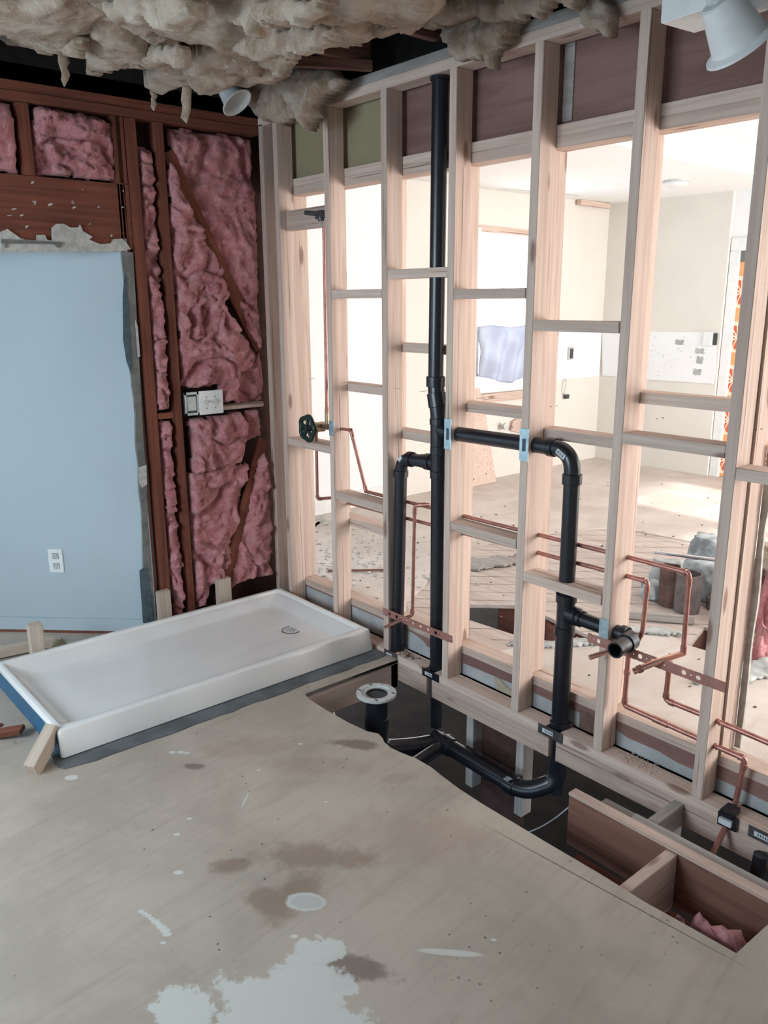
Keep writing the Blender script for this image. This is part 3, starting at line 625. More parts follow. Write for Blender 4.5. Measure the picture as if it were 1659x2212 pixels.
# blocking between studs: (bay, z top, front?)
def blk(bay, z, front, lab, hgt=.038, mat='fir', dx=0):
    x0 = bay * P + .038; x1 = (bay + 1) * P
    if bay == -1: x0 = -.378
    y0, y1 = (.001, .088) if front else (.0905, .1775)
    if not front: x0, x1 = RX[bay] + .038, RX[bay + 1]
    if front and bay + 1 in STUDS:
        xs = (bay + 1) * P + .038 + (.004 if bay + 1 in (3, 4) else 0)
        for yy in (.026, .062):
            bm = bmesh.new(); lathe(bm, ((0, .0006), (.0036, .0004), (.0036, -.001)), (xs, yy, z - hgt / 2), (1, 0, 0), 10); under(obj('nail_head', bm, M['slot']), STUDS[bay + 1])
    return tag(board('blocking', x0 + .0008, x1 - .0008, y0, y1, z - hgt, z, M[mat], 'X'), lab, 'blocking', 'wood blocking between studs')
# rear wall studs (behind the front ones) -- left faces
RX = {-1: -.430, 0: -.105, 1: .335, 2: .775, 3: 1.205, 4: 1.596, 5: 2.040, 6: 2.44}
blk(-1, .947, True, 'grey-brown block below the green valve wheel')
blk(0, 1.697, True, 'high grey block left of the third front bay, topmost in its bay')
blk(0, .723, True, 'block with the copper elbow resting behind it, left of the short black pipe')
blk(1, 1.776, True, 'grey block crossing in front of the tall black pipe, highest of all')
blk(2, 1.689, True, 'high grey block right of the tall black pipe')
blk(2, .731, True, 'low block below the two copper lines in the middle bay')
blk(3, 1.574, True, 'high grey block above the right black elbow')
blk(3, .610, True, 'low block with a hole for the right black pipe')
blk(4, 1.209, True, 'wide grey-pink block right of the fourth front stud')
# rear ones
blk(-1, .928, False, 'thin block behind the green valve wheel')
blk(0, 1.255, False, 'rear block above the slanting copper pipe')
blk(0, .568, False, 'stained rear block under the copper elbow bay')
blk(1, 1.461, False, 'rear block directly behind the tall black pipe, upper')
blk(1, 1.068, False, 'rear block behind the tall black pipe, at its side elbow')
blk(2, 1.231, False, 'rear block above the horizontal black pipe')
blk(3, 1.169, False, 'rear block just above the right black elbow')
blk(4, 1.338, False, 'rear block in the bay showing the patched kitchen wall')
blk(5, 1.148, True, 'block at the right frame edge, halfway up')
tag(board('shower_block', -.378, -.002, .040, .078, 1.99, 2.085, M['fir2'], 'X'), 'tall block carrying the black shower arm fitting', 'blocking')

# rear wall: pony strip, plate, cripples, header, panel
struct(boxo('wall_wet_base', -1.6, 4.9, .0965, .175, -.036, .098, M['oldwhite']), 'low white painted strip behind the bottom plate')
pts = []
brn = [(.0, .070), (.60, .072), (.62, .055), (.83, .052), (1.15, .060), (1.25, .062), (1.42, .060), (1.62, .074), (1.72, .05), (1.85, .052), (1.93, .040), (2.03, .045), (2.10, .050), (2.4, .040)]
po = [(-.5, .0995)] + [(a, b) for a, b in ([(-.5, .094), (.52, .092)] + brn[1:])] + [(3.0, .03), (3.0, .0995)]
tag(slab('trim_strip', [po], .090, .0965, M['rear_panel'], None, lambda u, w, h: (u, h, w)), 'torn brown strip between the white base and the rear plate', 'strip')
# water-stained damage on the white strip
for pp, lab in ((((1.06, .0), (1.16, .0), (1.165, .02), (1.12, .032), (1.08, .055), (1.05, .05)), 'yellow-brown broken plaster patch low on the white strip, by the middle stud'), (((1.50, .0), (1.605, .0), (1.60, .03), (1.575, .065), (1.54, .085), (1.50, .08)), 'brown exposed patch on the white strip beside the right black pipe')):
    tag(slab('broken_patch', [pp], .0895, .0975, M['rust'] if pp[0][0] > 1.3 else M['tanyellow'], None, lambda u, w, h: (u, h, w)), lab, 'damage patch')
tag(board('bottom_plate', -.545, 4.9, .0905, .1775, .0985, .1365, M['fir'], 'X'), 'rear bottom plate resting at the kitchen floor level', 'board')
tag(board('header_plate', -.545, 2.6, .0905, .1775, 2.163, 2.2005, M['fir'], 'X'), 'lower header plate over the rear openings', 'header', 'doubled header plates')
tag(board('header_plate', -.545, 2.6, .0905, .1775, 2.201, 2.239, M['fir'], 'X'), 'upper header plate under the brown panel', 'header', 'doubled header plates')
struct(slab('wall_wet_upper', [[(.405, 2.2395), (2.7, 2.2395), (2.7, 2.565), (.405, 2.565)]], .118, .135, M['rear_panel'], None, lambda u, w, h: (u, h, w)), 'dark brown plywood above the rear header')
struct(slab('wall_wet_upper_left', [[(-.7, 2.2395), (.404, 2.2395), (.404, 2.565), (-.7, 2.565)]], .118, .135, M['green_panel'], None, lambda u, w, h: (u, h, w)), 'yellow-green board above the left header')
struct(boxo('wall_wet_attic_shade', -.7, 2.7, .118, .135, 2.5655, 3.0, M['dark']), 'near-black sheet standing for the attic shade above the wall')  # sheet put across the attic gap, coloured as its shade
tag(boxo('panel_batten', 1.262, 1.305, .112, .118, 2.25, 2.55, M['grey'], bev=.001), 'thin grey vertical batten on the brown panel', 'batten')
rdesc = {-1: 'rear stud beside the corner, behind the green valve bay', 0: 'rear stud behind the valve-side front stud', 1: 'rear stud behind the front stud left of the tall pipe', 2: 'rear stud behind the front stud right of the tall pipe', 3: 'rear stud behind the middle front stud', 4: 'rear stud behind the stub-out stud', 5: 'rear stud behind the nearest right front stud'}
for i in range(-1, 6):
    tag(board('cripple_stud', RX[i], RX[i] + .038, .0905, .1775, .137, 2.1625, M['fir'], 'Z'), 'pinkish ' + rdesc[i], 'stud', 'rear wall studs')
ed = [(2.079, .14), (2.079, 1.2)] + [(2.10 + random.Random(k).uniform(-.004, .006), 1.2 - k * .088) for k in range(12)] + [(2.10, .14)]
tag(slab('drywall_offcut', [ed], .178, .190, M['plaster'], None, lambda u, w, h: (u, h, w)), 'ragged strip of drywall left behind the nearest right stud', 'drywall scrap')

# joists around the floor cut-out
tag(board('floor_joist', 1.722, 3.9, -.262, -.224, -.235, -.04, M['oldj'], 'X'), 'front half of the old doubled joist crossing the open floor bay', 'joist', 'doubled old joist')
tag(board('floor_joist', 1.93, 3.9, -.220, -.184, -.235, -.045, M['oldj'], 'X'), 'rear half of the old doubled joist crossing the open floor bay', 'joist', 'doubled old joist')
for y0, y1, x0, z, lab in ((-.264, -.223, 1.721, -.0398, 'front'), (-.2215, -.183, 1.94, -.0448, 'rear')):
    tag(board('joist_top_strip', x0, 3.9, y0, y1, z, z + .012, M['fir2'] if lab == 'front' else M['grey'], 'X'), 'thin raw strip left on top of the %s joist half' % lab, 'strip', 'strips on the joist')
tag(board('joist_block', 2.103, 2.141, -.60, -.263, -.235, -.0405, M['fir2'], 'Y'), 'block between the joist and the cut plywood edge', 'blocking')
tag(board('joist_block', 1.975, 2.012, -.183, -.002, -.20, -.043, M['grey'], 'Y'), 'grey block between the joist and the sill', 'blocking')
tag(board('joist_block', 1.80, 1.93, -.183, -.150, -.20, -.06, M['grey'], 'X'), 'short grey ledger on the wall side of the joist', 'blocking')
tag(board('joist_block', 2.478, 2.516, -.60, -.263, -.235, -.0405, M['oldj'], 'Y'), 'old block closing the right end of the opening', 'blocking')
tag(board('trimmer_joist', .476, .514, -.62, -.003, -.165, -.0395, M['fir'], 'Y'), 'new pinkish trimmer board edging the opening beside the pan', 'joist')
tag(board('trimmer_joist', .43, .514, -.045, -.003, -.165, -.0395, M['fir2'], 'Z'), 'short upright where the trimmer meets the sill', 'joist')
tag(board('floor_joist', -.6, 3.9, -.72, -.682, -.25, -.0395, M['oldj'], 'X'), 'old joist under the cut plywood edge', 'joist')
tag(board('trim_strip', .455, .515, -.56, -.003, -.0385, -.021, M['grey'], 'Y'), 'thin plywood strip on top of the pinkish trimmer', 'strip')
tag(fluff('insulation_scrap', [(2.18, -.535), (2.47, -.525), (2.475, -.42), (2.44, -.33), (2.38, -.39), (2.28, -.42), (2.20, -.48)], lambda u, w, h: (u, w, -.28 + h), .20, .05, .012, M['pink'], 15, freq=13, rim=.05), 'pink insulation scrap lying in the right floor bay', 'insulation')
struct(boxo('trim_3', 1.72, 3.9, -.68, -.184, -.34, -.32, M['old']), 'dark boarding at the bottom of the joist bays')
tag(tubeo('loose_wire', round_path([(1.0, -.25, -.45), (1.18, -.22, -.47), (1.40, -.17, -.44), (1.52, -.10, -.34), (1.60, -.03, -.22)], .1), .0025, M['cloth'], seg=8), 'thin pale wire looping over the crawlspace soil', 'wire')

# ================================================================== BLACK DRAIN PIPES
def ring_hub(p0, p1, r, parent, name='coupling'):
    d = (Vector(p1) - Vector(p0)).normalized(); L = (Vector(p1) - Vector(p0)).length
    bm = bmesh.new(); lathe(bm, ((r * .9, 0), (r, .002), (r, L - .002), (r * .9, L)), p0, d, 28); return under(obj(name, bm, M['abs'], smooth=True), parent)
YP = .045
vent = tag(empty('vent_pipe', (.733, YP, 0)), 'tall black drain and vent pipe rising to the top plate', 'pipe', 'black drain pipes')
def pt(px, py, Y=YP): h_ = hit(1, Y, px, py); return (h_.x, Y, h_.z)
R3 = .0325
under(tubeo('pipe', [(.7155, YP, 2.488), (.7075, YP, 1.31)], R3, M['abs'], seg=32), vent)
under(tubeo('pipe', [(.708, YP, 1.31), (.712, YP, 1.27), (.728, YP, 1.17), (.730, YP, 1.05), (.7325, YP, .90), (.733, YP, 0.0)], [.034, .036, .036, .036, .0335, .0310], M['abs'], seg=32), vent)
ring_hub((.7080, YP, 1.335), (.7080, YP, 1.290), .041, vent); ring_hub((.711, YP, 1.265), (.724, YP, 1.205), .041, vent, 'offset_bend'); ring_hub((.729, YP, 1.160), (.730, YP, 1.130), .040, vent)
ring_hub((.7315, YP, 1.04), (.7315, YP, 1.00), .038, vent); ring_hub((.732, YP, .930), (.7325, YP, .895), .038, vent)
ring_hub((.714, YP, 2.475), (.714, YP, 2.489), .039, vent, 'cap_ring')
under(tubeo('side_inlet', [(.7315, YP, .962), (.625, YP, .958)], .031, M['abs'], seg=28), vent)
under(tubeo('side_inlet', [(.7305, YP, 1.115), (.79, YP, 1.105)], .034, M['abs'], seg=28), vent)
ring_hub((.690, YP, .960), (.655, YP, .959), .037, vent)
ring_hub((.733, YP, .015), (.733, YP, -.002), .034, vent)
under(tubeo('lower_drop', [(.733, YP, 0), (.733, YP, -.30)], .028, M['abs'], seg=24), vent)
# short riser left
lv = tag(empty('branch_pipe', (.458, YP, 0)), 'short black pipe with top elbow, left of the tall vent pipe', 'pipe', 'black drain pipes')
lpth = round_path([(.655, YP, .958), (.487, YP, .952), (.458, YP, .0)], .065, 8)
under(tubeo('pipe', lpth, .0285, M['abs'], seg=28), lv)
ring_hub((.565, YP, .955), (.535, YP, .954), .0345, lv, 'elbow_hub'); ring_hub((.4845, YP, .895), (.4835, YP, .862), .0345, lv, 'elbow_hub')
ring_hub((.458, YP, .022), (.458, YP, -.002), .033, lv, 'coupling')
lb = boxo('paper_label', -.014, .014, -.0008, .0008, -.008, .008, M['label']); lb.matrix_world = Matrix.Translation(hit(1, .0155, 864, 991)) @ Matrix.Rotation(math.radians(-48), 4, 'Y'); under(lb, lv)
# horizontal and right riser
rv = tag(empty('branch_pipe', (1.441, YP, 0)), 'black pipe crossing the studs and dropping to the sill at right', 'pipe', 'black drain pipes')
hz = round_path([(.79, YP, 1.103), (1.395, YP, 1.113), (1.441, YP, 1.108), (1.441, YP, .0)], .085, 10)
hz = round_path([(.79, YP, 1.103), (1.436, YP, 1.113), (1.441, YP, .0)], .09, 10)
under(tubeo('pipe', hz, .0305, M['abs'], seg=32), rv)
ring_hub((1.325, YP, 1.111), (1.355, YP, 1.1115), .036, rv, 'elbow_hub'); ring_hub((1.4365, YP, 1.025), (1.437, YP, .985), .037, rv, 'elbow_hub')
under(tubeo('pipe', [(1.44, YP, .55), (1.441, YP, .0)], .0345, M['abs'], seg=32), rv)
ring_hub((1.4395, YP, .560), (1.4395, YP, .525), .040, rv, 'tee_hub'); ring_hub((1.4395, YP, .425), (1.4395, YP, .39), .040, rv, 'tee_hub')
ring_hub((1.441, YP, .02), (1.441, YP, -.002), .040, rv, 'coupling')
under(tubeo('lower_drop', [(1.441, YP, 0), (1.441, YP, -.30)], .028, M['abs'], seg=24), rv)
lm = Matrix.Translation((1.405, .0115, 1.098)) @ Matrix.Rotation(PI / 2, 4, 'X') @ Matrix.Rotation(math.radians(-32), 4, 'Z')
bm = bmesh.new(); box(bm, -.022, .022, -.010, .010, -.001, .001); lb = obj('paper_label', bm, M['label']); lb.matrix_world = lm; under(lb, rv)
bm = bmesh.new()
for k, w_ in enumerate((.004, .002, .003, .002, .004)): box(bm, -.016 + k * .0065, -.016 + k * .0065 + w_, -.006, .006, .001, .0016)
lb = obj('label_print', bm, M['ink']); lb.matrix_world = lm; under(lb, rv)
# stub-out trap arm
ta = tag(empty('stub_out_pipe', (1.62, YP, .475)), 'low black pipe arm ending in an open stub pointing out of the wall', 'pipe', 'black drain pipes')
under(tubeo('arm', round_path([(1.44, YP, .480), (1.535, YP, .476), (1.735, YP, .472), (1.745, -.02, .470)], .045, 8), .0275, M['abs'], seg=28), ta)
ring_hub((1.455, YP, .480), (1.50, YP, .479), .036, ta, 'tee_branch'); ring_hub((1.50, YP, .478), (1.52, YP, .477), .033, ta, 'collar')
ring_hub((1.690, YP, .4735), (1.715, YP, .473), .034, ta, 'elbow_hub')
bm = bmesh.new(); hollow(bm, (1.742, .025, .4715), (1.746, -.015, .470), .035, .022); under(obj('elbow_hub', bm, M['abs'], smooth=True), ta)
bm = bmesh.new(); hollow(bm, (1.745, .01, .4705), (1.752, -.085, .467), .0295, .0235); under(obj('open_stub', bm, M['abs'], smooth=True), ta)
# toilet flange and under-floor drains
tf = tag(empty('toilet_flange', (.709, -.298, -.02)), 'round white toilet flange on a black pipe in the floor opening', 'flange')
bm = bmesh.new(); lathe(bm, ((.052, -.030), (.054, -.012), (.088, -.010), (.0895, -.004), (.088, .002), (.066, .003), (.064, -.003), (.050, -.004), (.049, -.012)), (.709, -.298, -.022), seg=44)
under(obj('flange_ring', bm, M['whitegray'], smooth=True), tf)
bm = bmesh.new(); hollow(bm, (.709, -.298, -.026), (.709, -.298, -.30), .050, .043)
under(obj('flange_pipe', bm, M['abs'], smooth=True), tf)
bm = bmesh.new(); lathe(bm, ((0, -.032), (.030, -.030), (.043, -.022), (.047, -.020)), (.709, -.298, -.012), seg=32); under(obj('test_cap', bm, M['slot'], smooth=True), tf)
for a in (40, 160, 215, 320):
    bm = bmesh.new(); x, y = .709 + .076 * math.cos(math.radians(a)), -.298 + .076 * math.sin(math.radians(a)); box(bm, x - .009, x + .009, y - .003, y + .003, -.0199, -.0180); under(obj('bolt_slot', bm, M['slot']), tf)
bd = tag(empty('underfloor_drain', (.9, -.10, -.32)), 'black drain pipework running beneath the floor opening', 'pipe', 'black drain pipes')
under(tubeo('closet_bend', round_path([(.709, -.298, -.10), (.709, -.298, -.31), (.80, -.12, -.32), (.84, .0, -.32)], .09), .047, M['abs'], seg=28), bd)
ring_hub((.709, -.298, -.14), (.709, -.298, -.19), .055, bd, 'hub')
under(tubeo('shower_branch', round_path([(.98, -.50, -.28), (.90, -.20, -.30), (.86, .02, -.31)], .08), .030, M['abs'], seg=24), bd)
under(tubeo('shower_branch', [(.30, -.28, -.25), (.62, -.44, -.27)], .03, M['abs'], seg=24), bd)
under(tubeo('long_run', round_path([(.80, -.033, -.30), (1.10, -.034, -.31), (1.345, -.035, -.315), (1.441, YP, -.25), (1.441, YP, -.15)], .10, 10), .037, M['abs'], seg=28), bd)
ring_hub((.86, -.033, -.302), (.92, -.033, -.304), .043, bd, 'hub'); ring_hub((1.25, -.034, -.313), (1.30, -.034, -.314), .043, bd, 'hub')
under(boxo('paper_label', 1.262, 1.288, -.078, -.050, -.2745, -.2730, M['label']), bd)

# ================================================================== COPPER
RC = .008
def copper(name, paths, label, hubs=(), group='copper water lines', r=RC):
    root = tag(empty(name, paths[0][0]), label, 'pipe', group)
    for pth, rr in paths[1:] if not isinstance(paths[0], list) else paths: pass
    return root
def cu(label, runs, hubs=(), bright=(), r=RC):
    if runs[0][-1][0] > 1.6: r = max(r, .0095 if runs[0][-1][2] < .46 and runs[0][0][2] < .5 else .0085)
    root = tag(empty('copper_pipe', runs[0][0]), label, 'copper pipe', 'copper water lines')
    for rn in runs: under(tubeo('tube', round_path(rn, .014, 5), r, M['copper'], seg=16), root)
    for a, b in hubs: 
        bm = bmesh.new(); lathe(bm, ((r, 0), (r * 1.28, .001), (r * 1.28, (Vector(b) - Vector(a)).length - .001), (r, (Vector(b) - Vector(a)).length)), a, Vector(b) - Vector(a), 16); under(obj('solder_joint', bm, M['copper'], smooth=True), root)
    for rn in bright: under(tubeo('stub', rn, r, M['copper_bright'], seg=16), root)
    return root
Y = .050
def bk(p, yy=.0845):
    p = Vector(p); d = p - CAM; return CAM + d * ((yy - CAM.y) / d.y)
cu('tall thin copper riser from the green valve up to the shower block', [[(-.075, Y, 2.03), (-.086, Y, 1.10)]], [((-.075, Y, 2.035), (-.0755, Y, 1.99)), ((-.085, Y, 1.13), (-.086, Y, 1.095))])
cu('copper loop hanging from the green valve beside the corner studs', [[(-.182, Y, 1.0), (-.187, Y, .637), (-.06, Y + .01, .665), bk((.0, Y, .662))]], [((-.187, Y, .66), (-.187, Y, .645)), ((-.175, Y, .640), (-.15, Y, .645))])
cu('slanting copper pipe from the valve stud down to the supply line', [[(.03, Y, 1.034), (.108, Y, 1.036), bk((.222, Y, .748))]], [((.095, Y, 1.036), (.112, Y, 1.036)), ((.112, Y, 1.030), (.122, Y, 1.005)), ((.212, Y, .775), (.220, Y, .752))])
cu('upper horizontal copper supply line ending in the tall right drop', [[bk((.215, Y, .748)), bk((1.70, Y, .7625)), bk((1.926, Y, .763)), bk((1.930, Y, .477))]],
   [(bk((1.895, Y, .763)), bk((1.915, Y, .763))), (bk((1.9265, Y, .745)), bk((1.927, Y, .715))), (bk((1.9295, Y, .505)), bk((1.930, Y, .485)))], [])
cu('lower horizontal copper supply line turning down behind the stub-out', [[bk((-.04, Y, .662)), bk((1.776, Y, .694)), bk((1.770, Y, .50)), bk((1.735, Y, .42))]], [(bk((1.752, Y, .694)), bk((1.768, Y, .694))), (bk((1.7755, Y, .675)), bk((1.775, Y, .650)))])
cu('copper riser dropping behind the toilet strap to a bright stub', [[(.640, Y + .03, .755), (.574, Y, .742), (.560, Y, .205), (.545, Y - .02, .198)]], [((.574, Y, .725), (.5735, Y, .700)), ((.5605, Y, .235), (.560, Y, .212)), ((.62, Y + .025, .752), (.59, Y + .01, .747))], [[(.556, Y - .005, .204), (.512, -.085, .165)]])
cu('copper riser left of the nearest stud, rising from the sill to the strap', [[(1.722, Y, .44), (1.720, Y, .198), (2.045, Y, .190)]], [((1.7215, Y, .34), (1.7212, Y, .322)), ((1.721, Y, .225), (1.720, Y, .207)), ((1.84, Y, .195), (1.90, Y, .1935))])
cu('copper riser dropping from the strap and running into the nearest stud', [[(1.884, Y, .43), (1.881, Y, .283), (2.045, Y, .282)]], [((1.882, Y, .31), (1.8815, Y, .292)), ((1.895, Y, .2825), (1.915, Y, .2825))])
cu('short bright copper stub poking out under the black stub-out', [[(1.722, Y, .44), (1.717, Y - .03, .435)]], [], [[(1.72, Y - .01, .440), (1.650, -.085, .405)]])
cu('thick capped copper stub poking out below the strap', [[bk((1.930, Y, .50)), bk((1.930, Y, .474))]], [((1.846, -.0605, .4265), (1.836, -.074, .4196))], [[bk((1.93, Y, .477)), (1.875, -.02, .447), (1.828, -.085, .414)]], r=.011)
cu('upper copper line leaving the nearest stud towards the right edge', [[(2.05, Y, .281), (2.46, Y, .270)]], [((2.079, Y, .2805), (2.083, Y, .2805))])
cu('lower copper line turning down through the black clamp at right', [[(2.05, Y, .189), (2.178, Y, .188), (2.163, Y, .02), (2.160, Y - .01, -.02)]], [((2.155, Y, .188), (2.174, Y, .188)), ((2.177, Y, .17), (2.1755, Y, .15)), ((2.079, Y, .189), (2.083, Y, .189))])
cu('copper pipe slanting down into the crawlspace below the clamp', [[(2.165, .0, -.04), (2.172, -.10, -.11), (2.180, -.16, -.20)]])
# printed band on the low run
tag(tubeo('pipe_marking', [(1.90, Y, .1935), (1.93, Y, .1928)], .0086, M['mud'], seg=16), 'grey printed band on the low copper run', 'marking')

# green valve
gv = tag(empty('gate_valve', (-.145, .0, 1.03)), 'dark green round valve wheel beside the first stud', 'valve')
vc = Vector((-.145, -.030, 1.025)); bm = bmesh.new()
ringp = []
for k in range(49):
    a = 2 * PI * k / 48; r = .058 + .0045 * math.cos(5 * a); ringp.append(vc + Vector((r * math.cos(a), 0, r * math.sin(a))))
tube(bm, ringp, .0125, 12, False)
for k in range(5):
    a = 2 * PI * k / 5 + .3; tube(bm, [vc, vc + Vector((.055 * math.cos(a), 0, .055 * math.sin(a)))], .0095, 10)
lathe(bm, ((0, -.018), (.018, -.016), (.022, 0), (.018, .02), (0, .02)), vc, (0, 1, 0), 20)
under(obj('hand_wheel', bm, M['green_handle'], smooth=True), gv)
bm = bmesh.new(); lathe(bm, ((0, 0), (.010, 0), (.012, .03), (.024, .035), (.026, .10), (.02, .105)), vc, (0, 1, 0), 20); tube(bm, [(-.19, .05, 1.03), (.0, .05, 1.034)], .016, 16); tube(bm, [(-.182, .05, 1.03), (-.182, .05, .985)], .011, 14); tube(bm, [(-.086, .05, 1.03), (-.086, .05, 1.10)], .011, 14)
under(obj('valve_body', bm, M['brass'], smooth=True), gv)
# shower arm fitting
sh = tag(empty('shower_arm_fitting', (-.11, .03, 2.04)), 'black threaded fitting on top of the thin copper riser', 'fitting')
under(tubeo('nipple', [(-.178, .018, 2.060), (-.105, .030, 2.048)], .0105, M['slot'], seg=16), sh)
bm = bmesh.new(); box(bm, -.105, -.052, .022, .040, 2.025, 2.062); lathe(bm, ((.015, 0), (.017, .004), (.017, .03), (.013, .035)), (-.075, .035, 2.015), (0, 0, 1), 16)
under(obj('elbow_body', bm, M['steel_dark'], smooth=True), sh)

# perforated straps
def strap(x0, x1, z0, z1, lab, cells):
    root = tag(empty('copper_strap', (x0, -.002, z0)), lab, 'strap', 'copper pipe straps'); d = Vector((x1 - x0, 0, z1 - z0)); L = d.length; d.normalize()
    tot = sum(c[0] for c in cells); cells = [(c[0] * L / tot, c[1], c[2]) for c in cells]; bm = bmesh.new()
    strip_plate(bm, (x0, -.0005, z0), d, Vector((-d.z, 0, d.x)), (0, -1, 0), cells, .0015); bmesh.ops.remove_doubles(bm, verts=bm.verts, dist=.00002)
    under(obj('strap_band', bm, M['strap']), root)
    return root
h_ = .037
big, sm, no = (.030, h_, .0085), (.017, h_, .0028), (.014, h_, 0)
strap(.406, .879, .194, .199, 'perforated copper strap across the two left black pipes', [no, sm, big, sm, big, no, sm, big, sm, big, sm, big, sm, big, sm, big, sm, no, no, sm, (.011, h_, .0028), (.011, h_, .0028)])
strap(1.579, 2.112, .437, .434, 'perforated copper strap between the stub-out stud and the nearest stud', [sm, (.012, h_, .0028), big, sm, big, sm, big, no, sm, big, sm, big, no, sm, no, no, no, big, sm, big, sm, (.011, h_, .0028), no, no, no])

# nail plates
def plate(c, w, h, lab, mat, tilt=0, toothed=True, lbl=True, y=-.0015):
    root = tag(empty('nail_plate', (c[0], y, c[1])), lab, 'nail plate', 'steel nail plates'); bm = bmesh.new()
    n = 10; prof = []
    L = max(w, h); hor = w > h
    def add(a, b): prof.append((a, b))
    # outline with notched short ends
    for k in range(n + 1):
        t = -.5 + k / n; d = 0 if k % 2 == 0 else -.004
        add((w / 2 + d) if hor else t * w, t * h if hor else (h / 2 + d)) if not hor else add(w / 2 + d, t * h)
    for k in range(n + 1):
        t = .5 - k / n; d = 0 if k % 2 == 0 else -.004
        add(t * w, -h / 2 - d) if not hor else add(-w / 2 - d, t * h)
    if not hor: prof = prof
    o = slab('plate', [prof[::-1] if not hor else prof], 0, .0018, mat, None, lambda u, v_, hh: (c[0] + u * math.cos(tilt) - v_ * math.sin(tilt), y - hh, c[1] + u * math.sin(tilt) + v_ * math.cos(tilt)))
    under(o, root)
    if lbl:
        lw, lh = (w * .42, h * .42) if hor else (w * .38, h * .38)
        under(boxo('paper_label', c[0] - lw / 2 - (w * .1 if hor else 0), c[0] + lw / 2 - (w * .1 if hor else 0), y - .0026, y - .0018, c[1] - lh / 2, c[1] + lh / 2, M['label'] if hor else M['ink']), root)
        if hor:
            bm = bmesh.new()
            for k in range(5): box(bm, c[0] - w * .2 + k * .008, c[0] - w * .2 + k * .008 + .004, y - .0031, y - .0026, c[1] - .004, c[1] + .004)
            under(obj('label_print', bm, M['ink']), root)
    return root
plate((.832, 1.107), .040, .130, 'bright steel plate on the stud right of the tall black pipe', M['steel'])
plate((1.243, 1.113), .044, .128, 'bright steel plate on the middle stud at the horizontal pipe', M['steel'])
plate((1.646, .492), .040, .078, 'small steel plate on the stub-out stud', M['steel'], lbl=False)
plate((.022, 1.040), .040, .075, 'small steel plate beside the green valve wheel', M['steel'], lbl=False)
plate((.742, -.020), .115, .038, 'black nail plate on the sill below the tall black pipe', M['abs'])
plate((1.432, -.020), .125, .042, 'dark steel nail plate on the sill below the right black pipe', M['steel_dark'])
plate((.462, -.018), .10, .040, 'grey nail plate on the sill below the short black pipe', M['steel_dark'])
plate((2.290, -.022), .11, .040, 'dark nail plate on the sill at the right frame edge', M['steel_dark'])
# black clamp on the sill
cl = tag(empty('pipe_clamp', (2.170, -.012, -.02)), 'black plastic clamp holding the right copper pipe at the sill', 'clamp')
bm = bmesh.new(); box(bm, 2.138, 2.202, -.016, -.002, -.046, .004); box(bm, 2.148, 2.192, -.024, .030, .000, .022); bmesh.ops.bevel(bm, geom=bm.edges, offset=.002, segments=1, affect='EDGES')
under(obj('clamp_body', bm, M['abs'], smooth=True), cl); under(boxo('paper_label', 2.148, 2.190, -.0275, -.016, -.030, -.010, M['label']), cl)
tag(tubeo('black_pipe', [(2.30, -.04, -.06), (2.285, -.05, -.40)], .022, M['abs'], seg=20), 'thin black pipe dropping below the sill at the right edge', 'pipe')

# old copper line left over, sawdust and crumbs on the sill
def crumbs(name, n, region, z, size, mat, label, seed, cat='debris', flat=.5, zf=None):
    rnd = random.Random(seed); bm = bmesh.new()
    for _ in range(n):
        x, y = region(rnd); s = size * rnd.uniform(.3, 1.2) ; zz = zf(x, y) if zf else z; a = rnd.uniform(0, PI)
        m = Matrix.Translation((x, y, zz + s * flat * .3)) @ Matrix.Rotation(a, 4, 'Z') @ Matrix.Diagonal((s * rnd.uniform(.6, 1.4), s * rnd.uniform(.4, .8), s * flat, 1))
        r_ = bmesh.ops.create_icosphere(bm, subdivisions=1, radius=.6, matrix=m)
        for vv in r_['verts']: vv.co += Vector((rnd.uniform(-1, 1), rnd.uniform(-1, 1), 0)) * s * .15
    return tag(obj(name, bm, mat), label, cat, kind='stuff')
crumbs('sawdust', 160, lambda r: (r.gauss(1.80, .035), min(.085, max(.012, r.gauss(.05, .02)))), 0, .006, M['pale'], 'sawdust heap on the sill right of the stub-out stud', 1)
crumbs('shavings', 60, lambda r: (r.gauss(.545, .05), min(.085, max(.01, r.gauss(.04, .02)))), 0, .009, M['rust'], 'brown shavings on the sill between the two left black pipes', 2)

# ================================================================== KITCHEN beyond
KF = F2
hole1 = [(.24, .43), (.60, .72), (.72, .655), (.84, .74), (1.24, .70), (1.13, .57), (1.00, .46), (.88, .425), (.74, .41), (.56, .39), (.44, .43)]
hole1 = [(.33, .42), (.48, .60), (.62, .74), (.74, .80), (.80, .735), (1.20, .68), (1.15, .60), (.98, .47), (.87, .43), (.70, .415), (.56, .40)]
hole2 = [(1.483, .935), (1.41, 1.20), (1.57, 1.26), (1.80, 1.27), (1.83, .98), (1.735, .955)]
kp = [(-1.66, .178), (5.1, .178), (5.1, 4.62), (-1.66, 4.62)]
struct(slab('floor_2', [kp, hole1, hole2], KF - .02, KF - .002, M['plank']), 'kitchen subfloor of diagonal planks with broken holes')
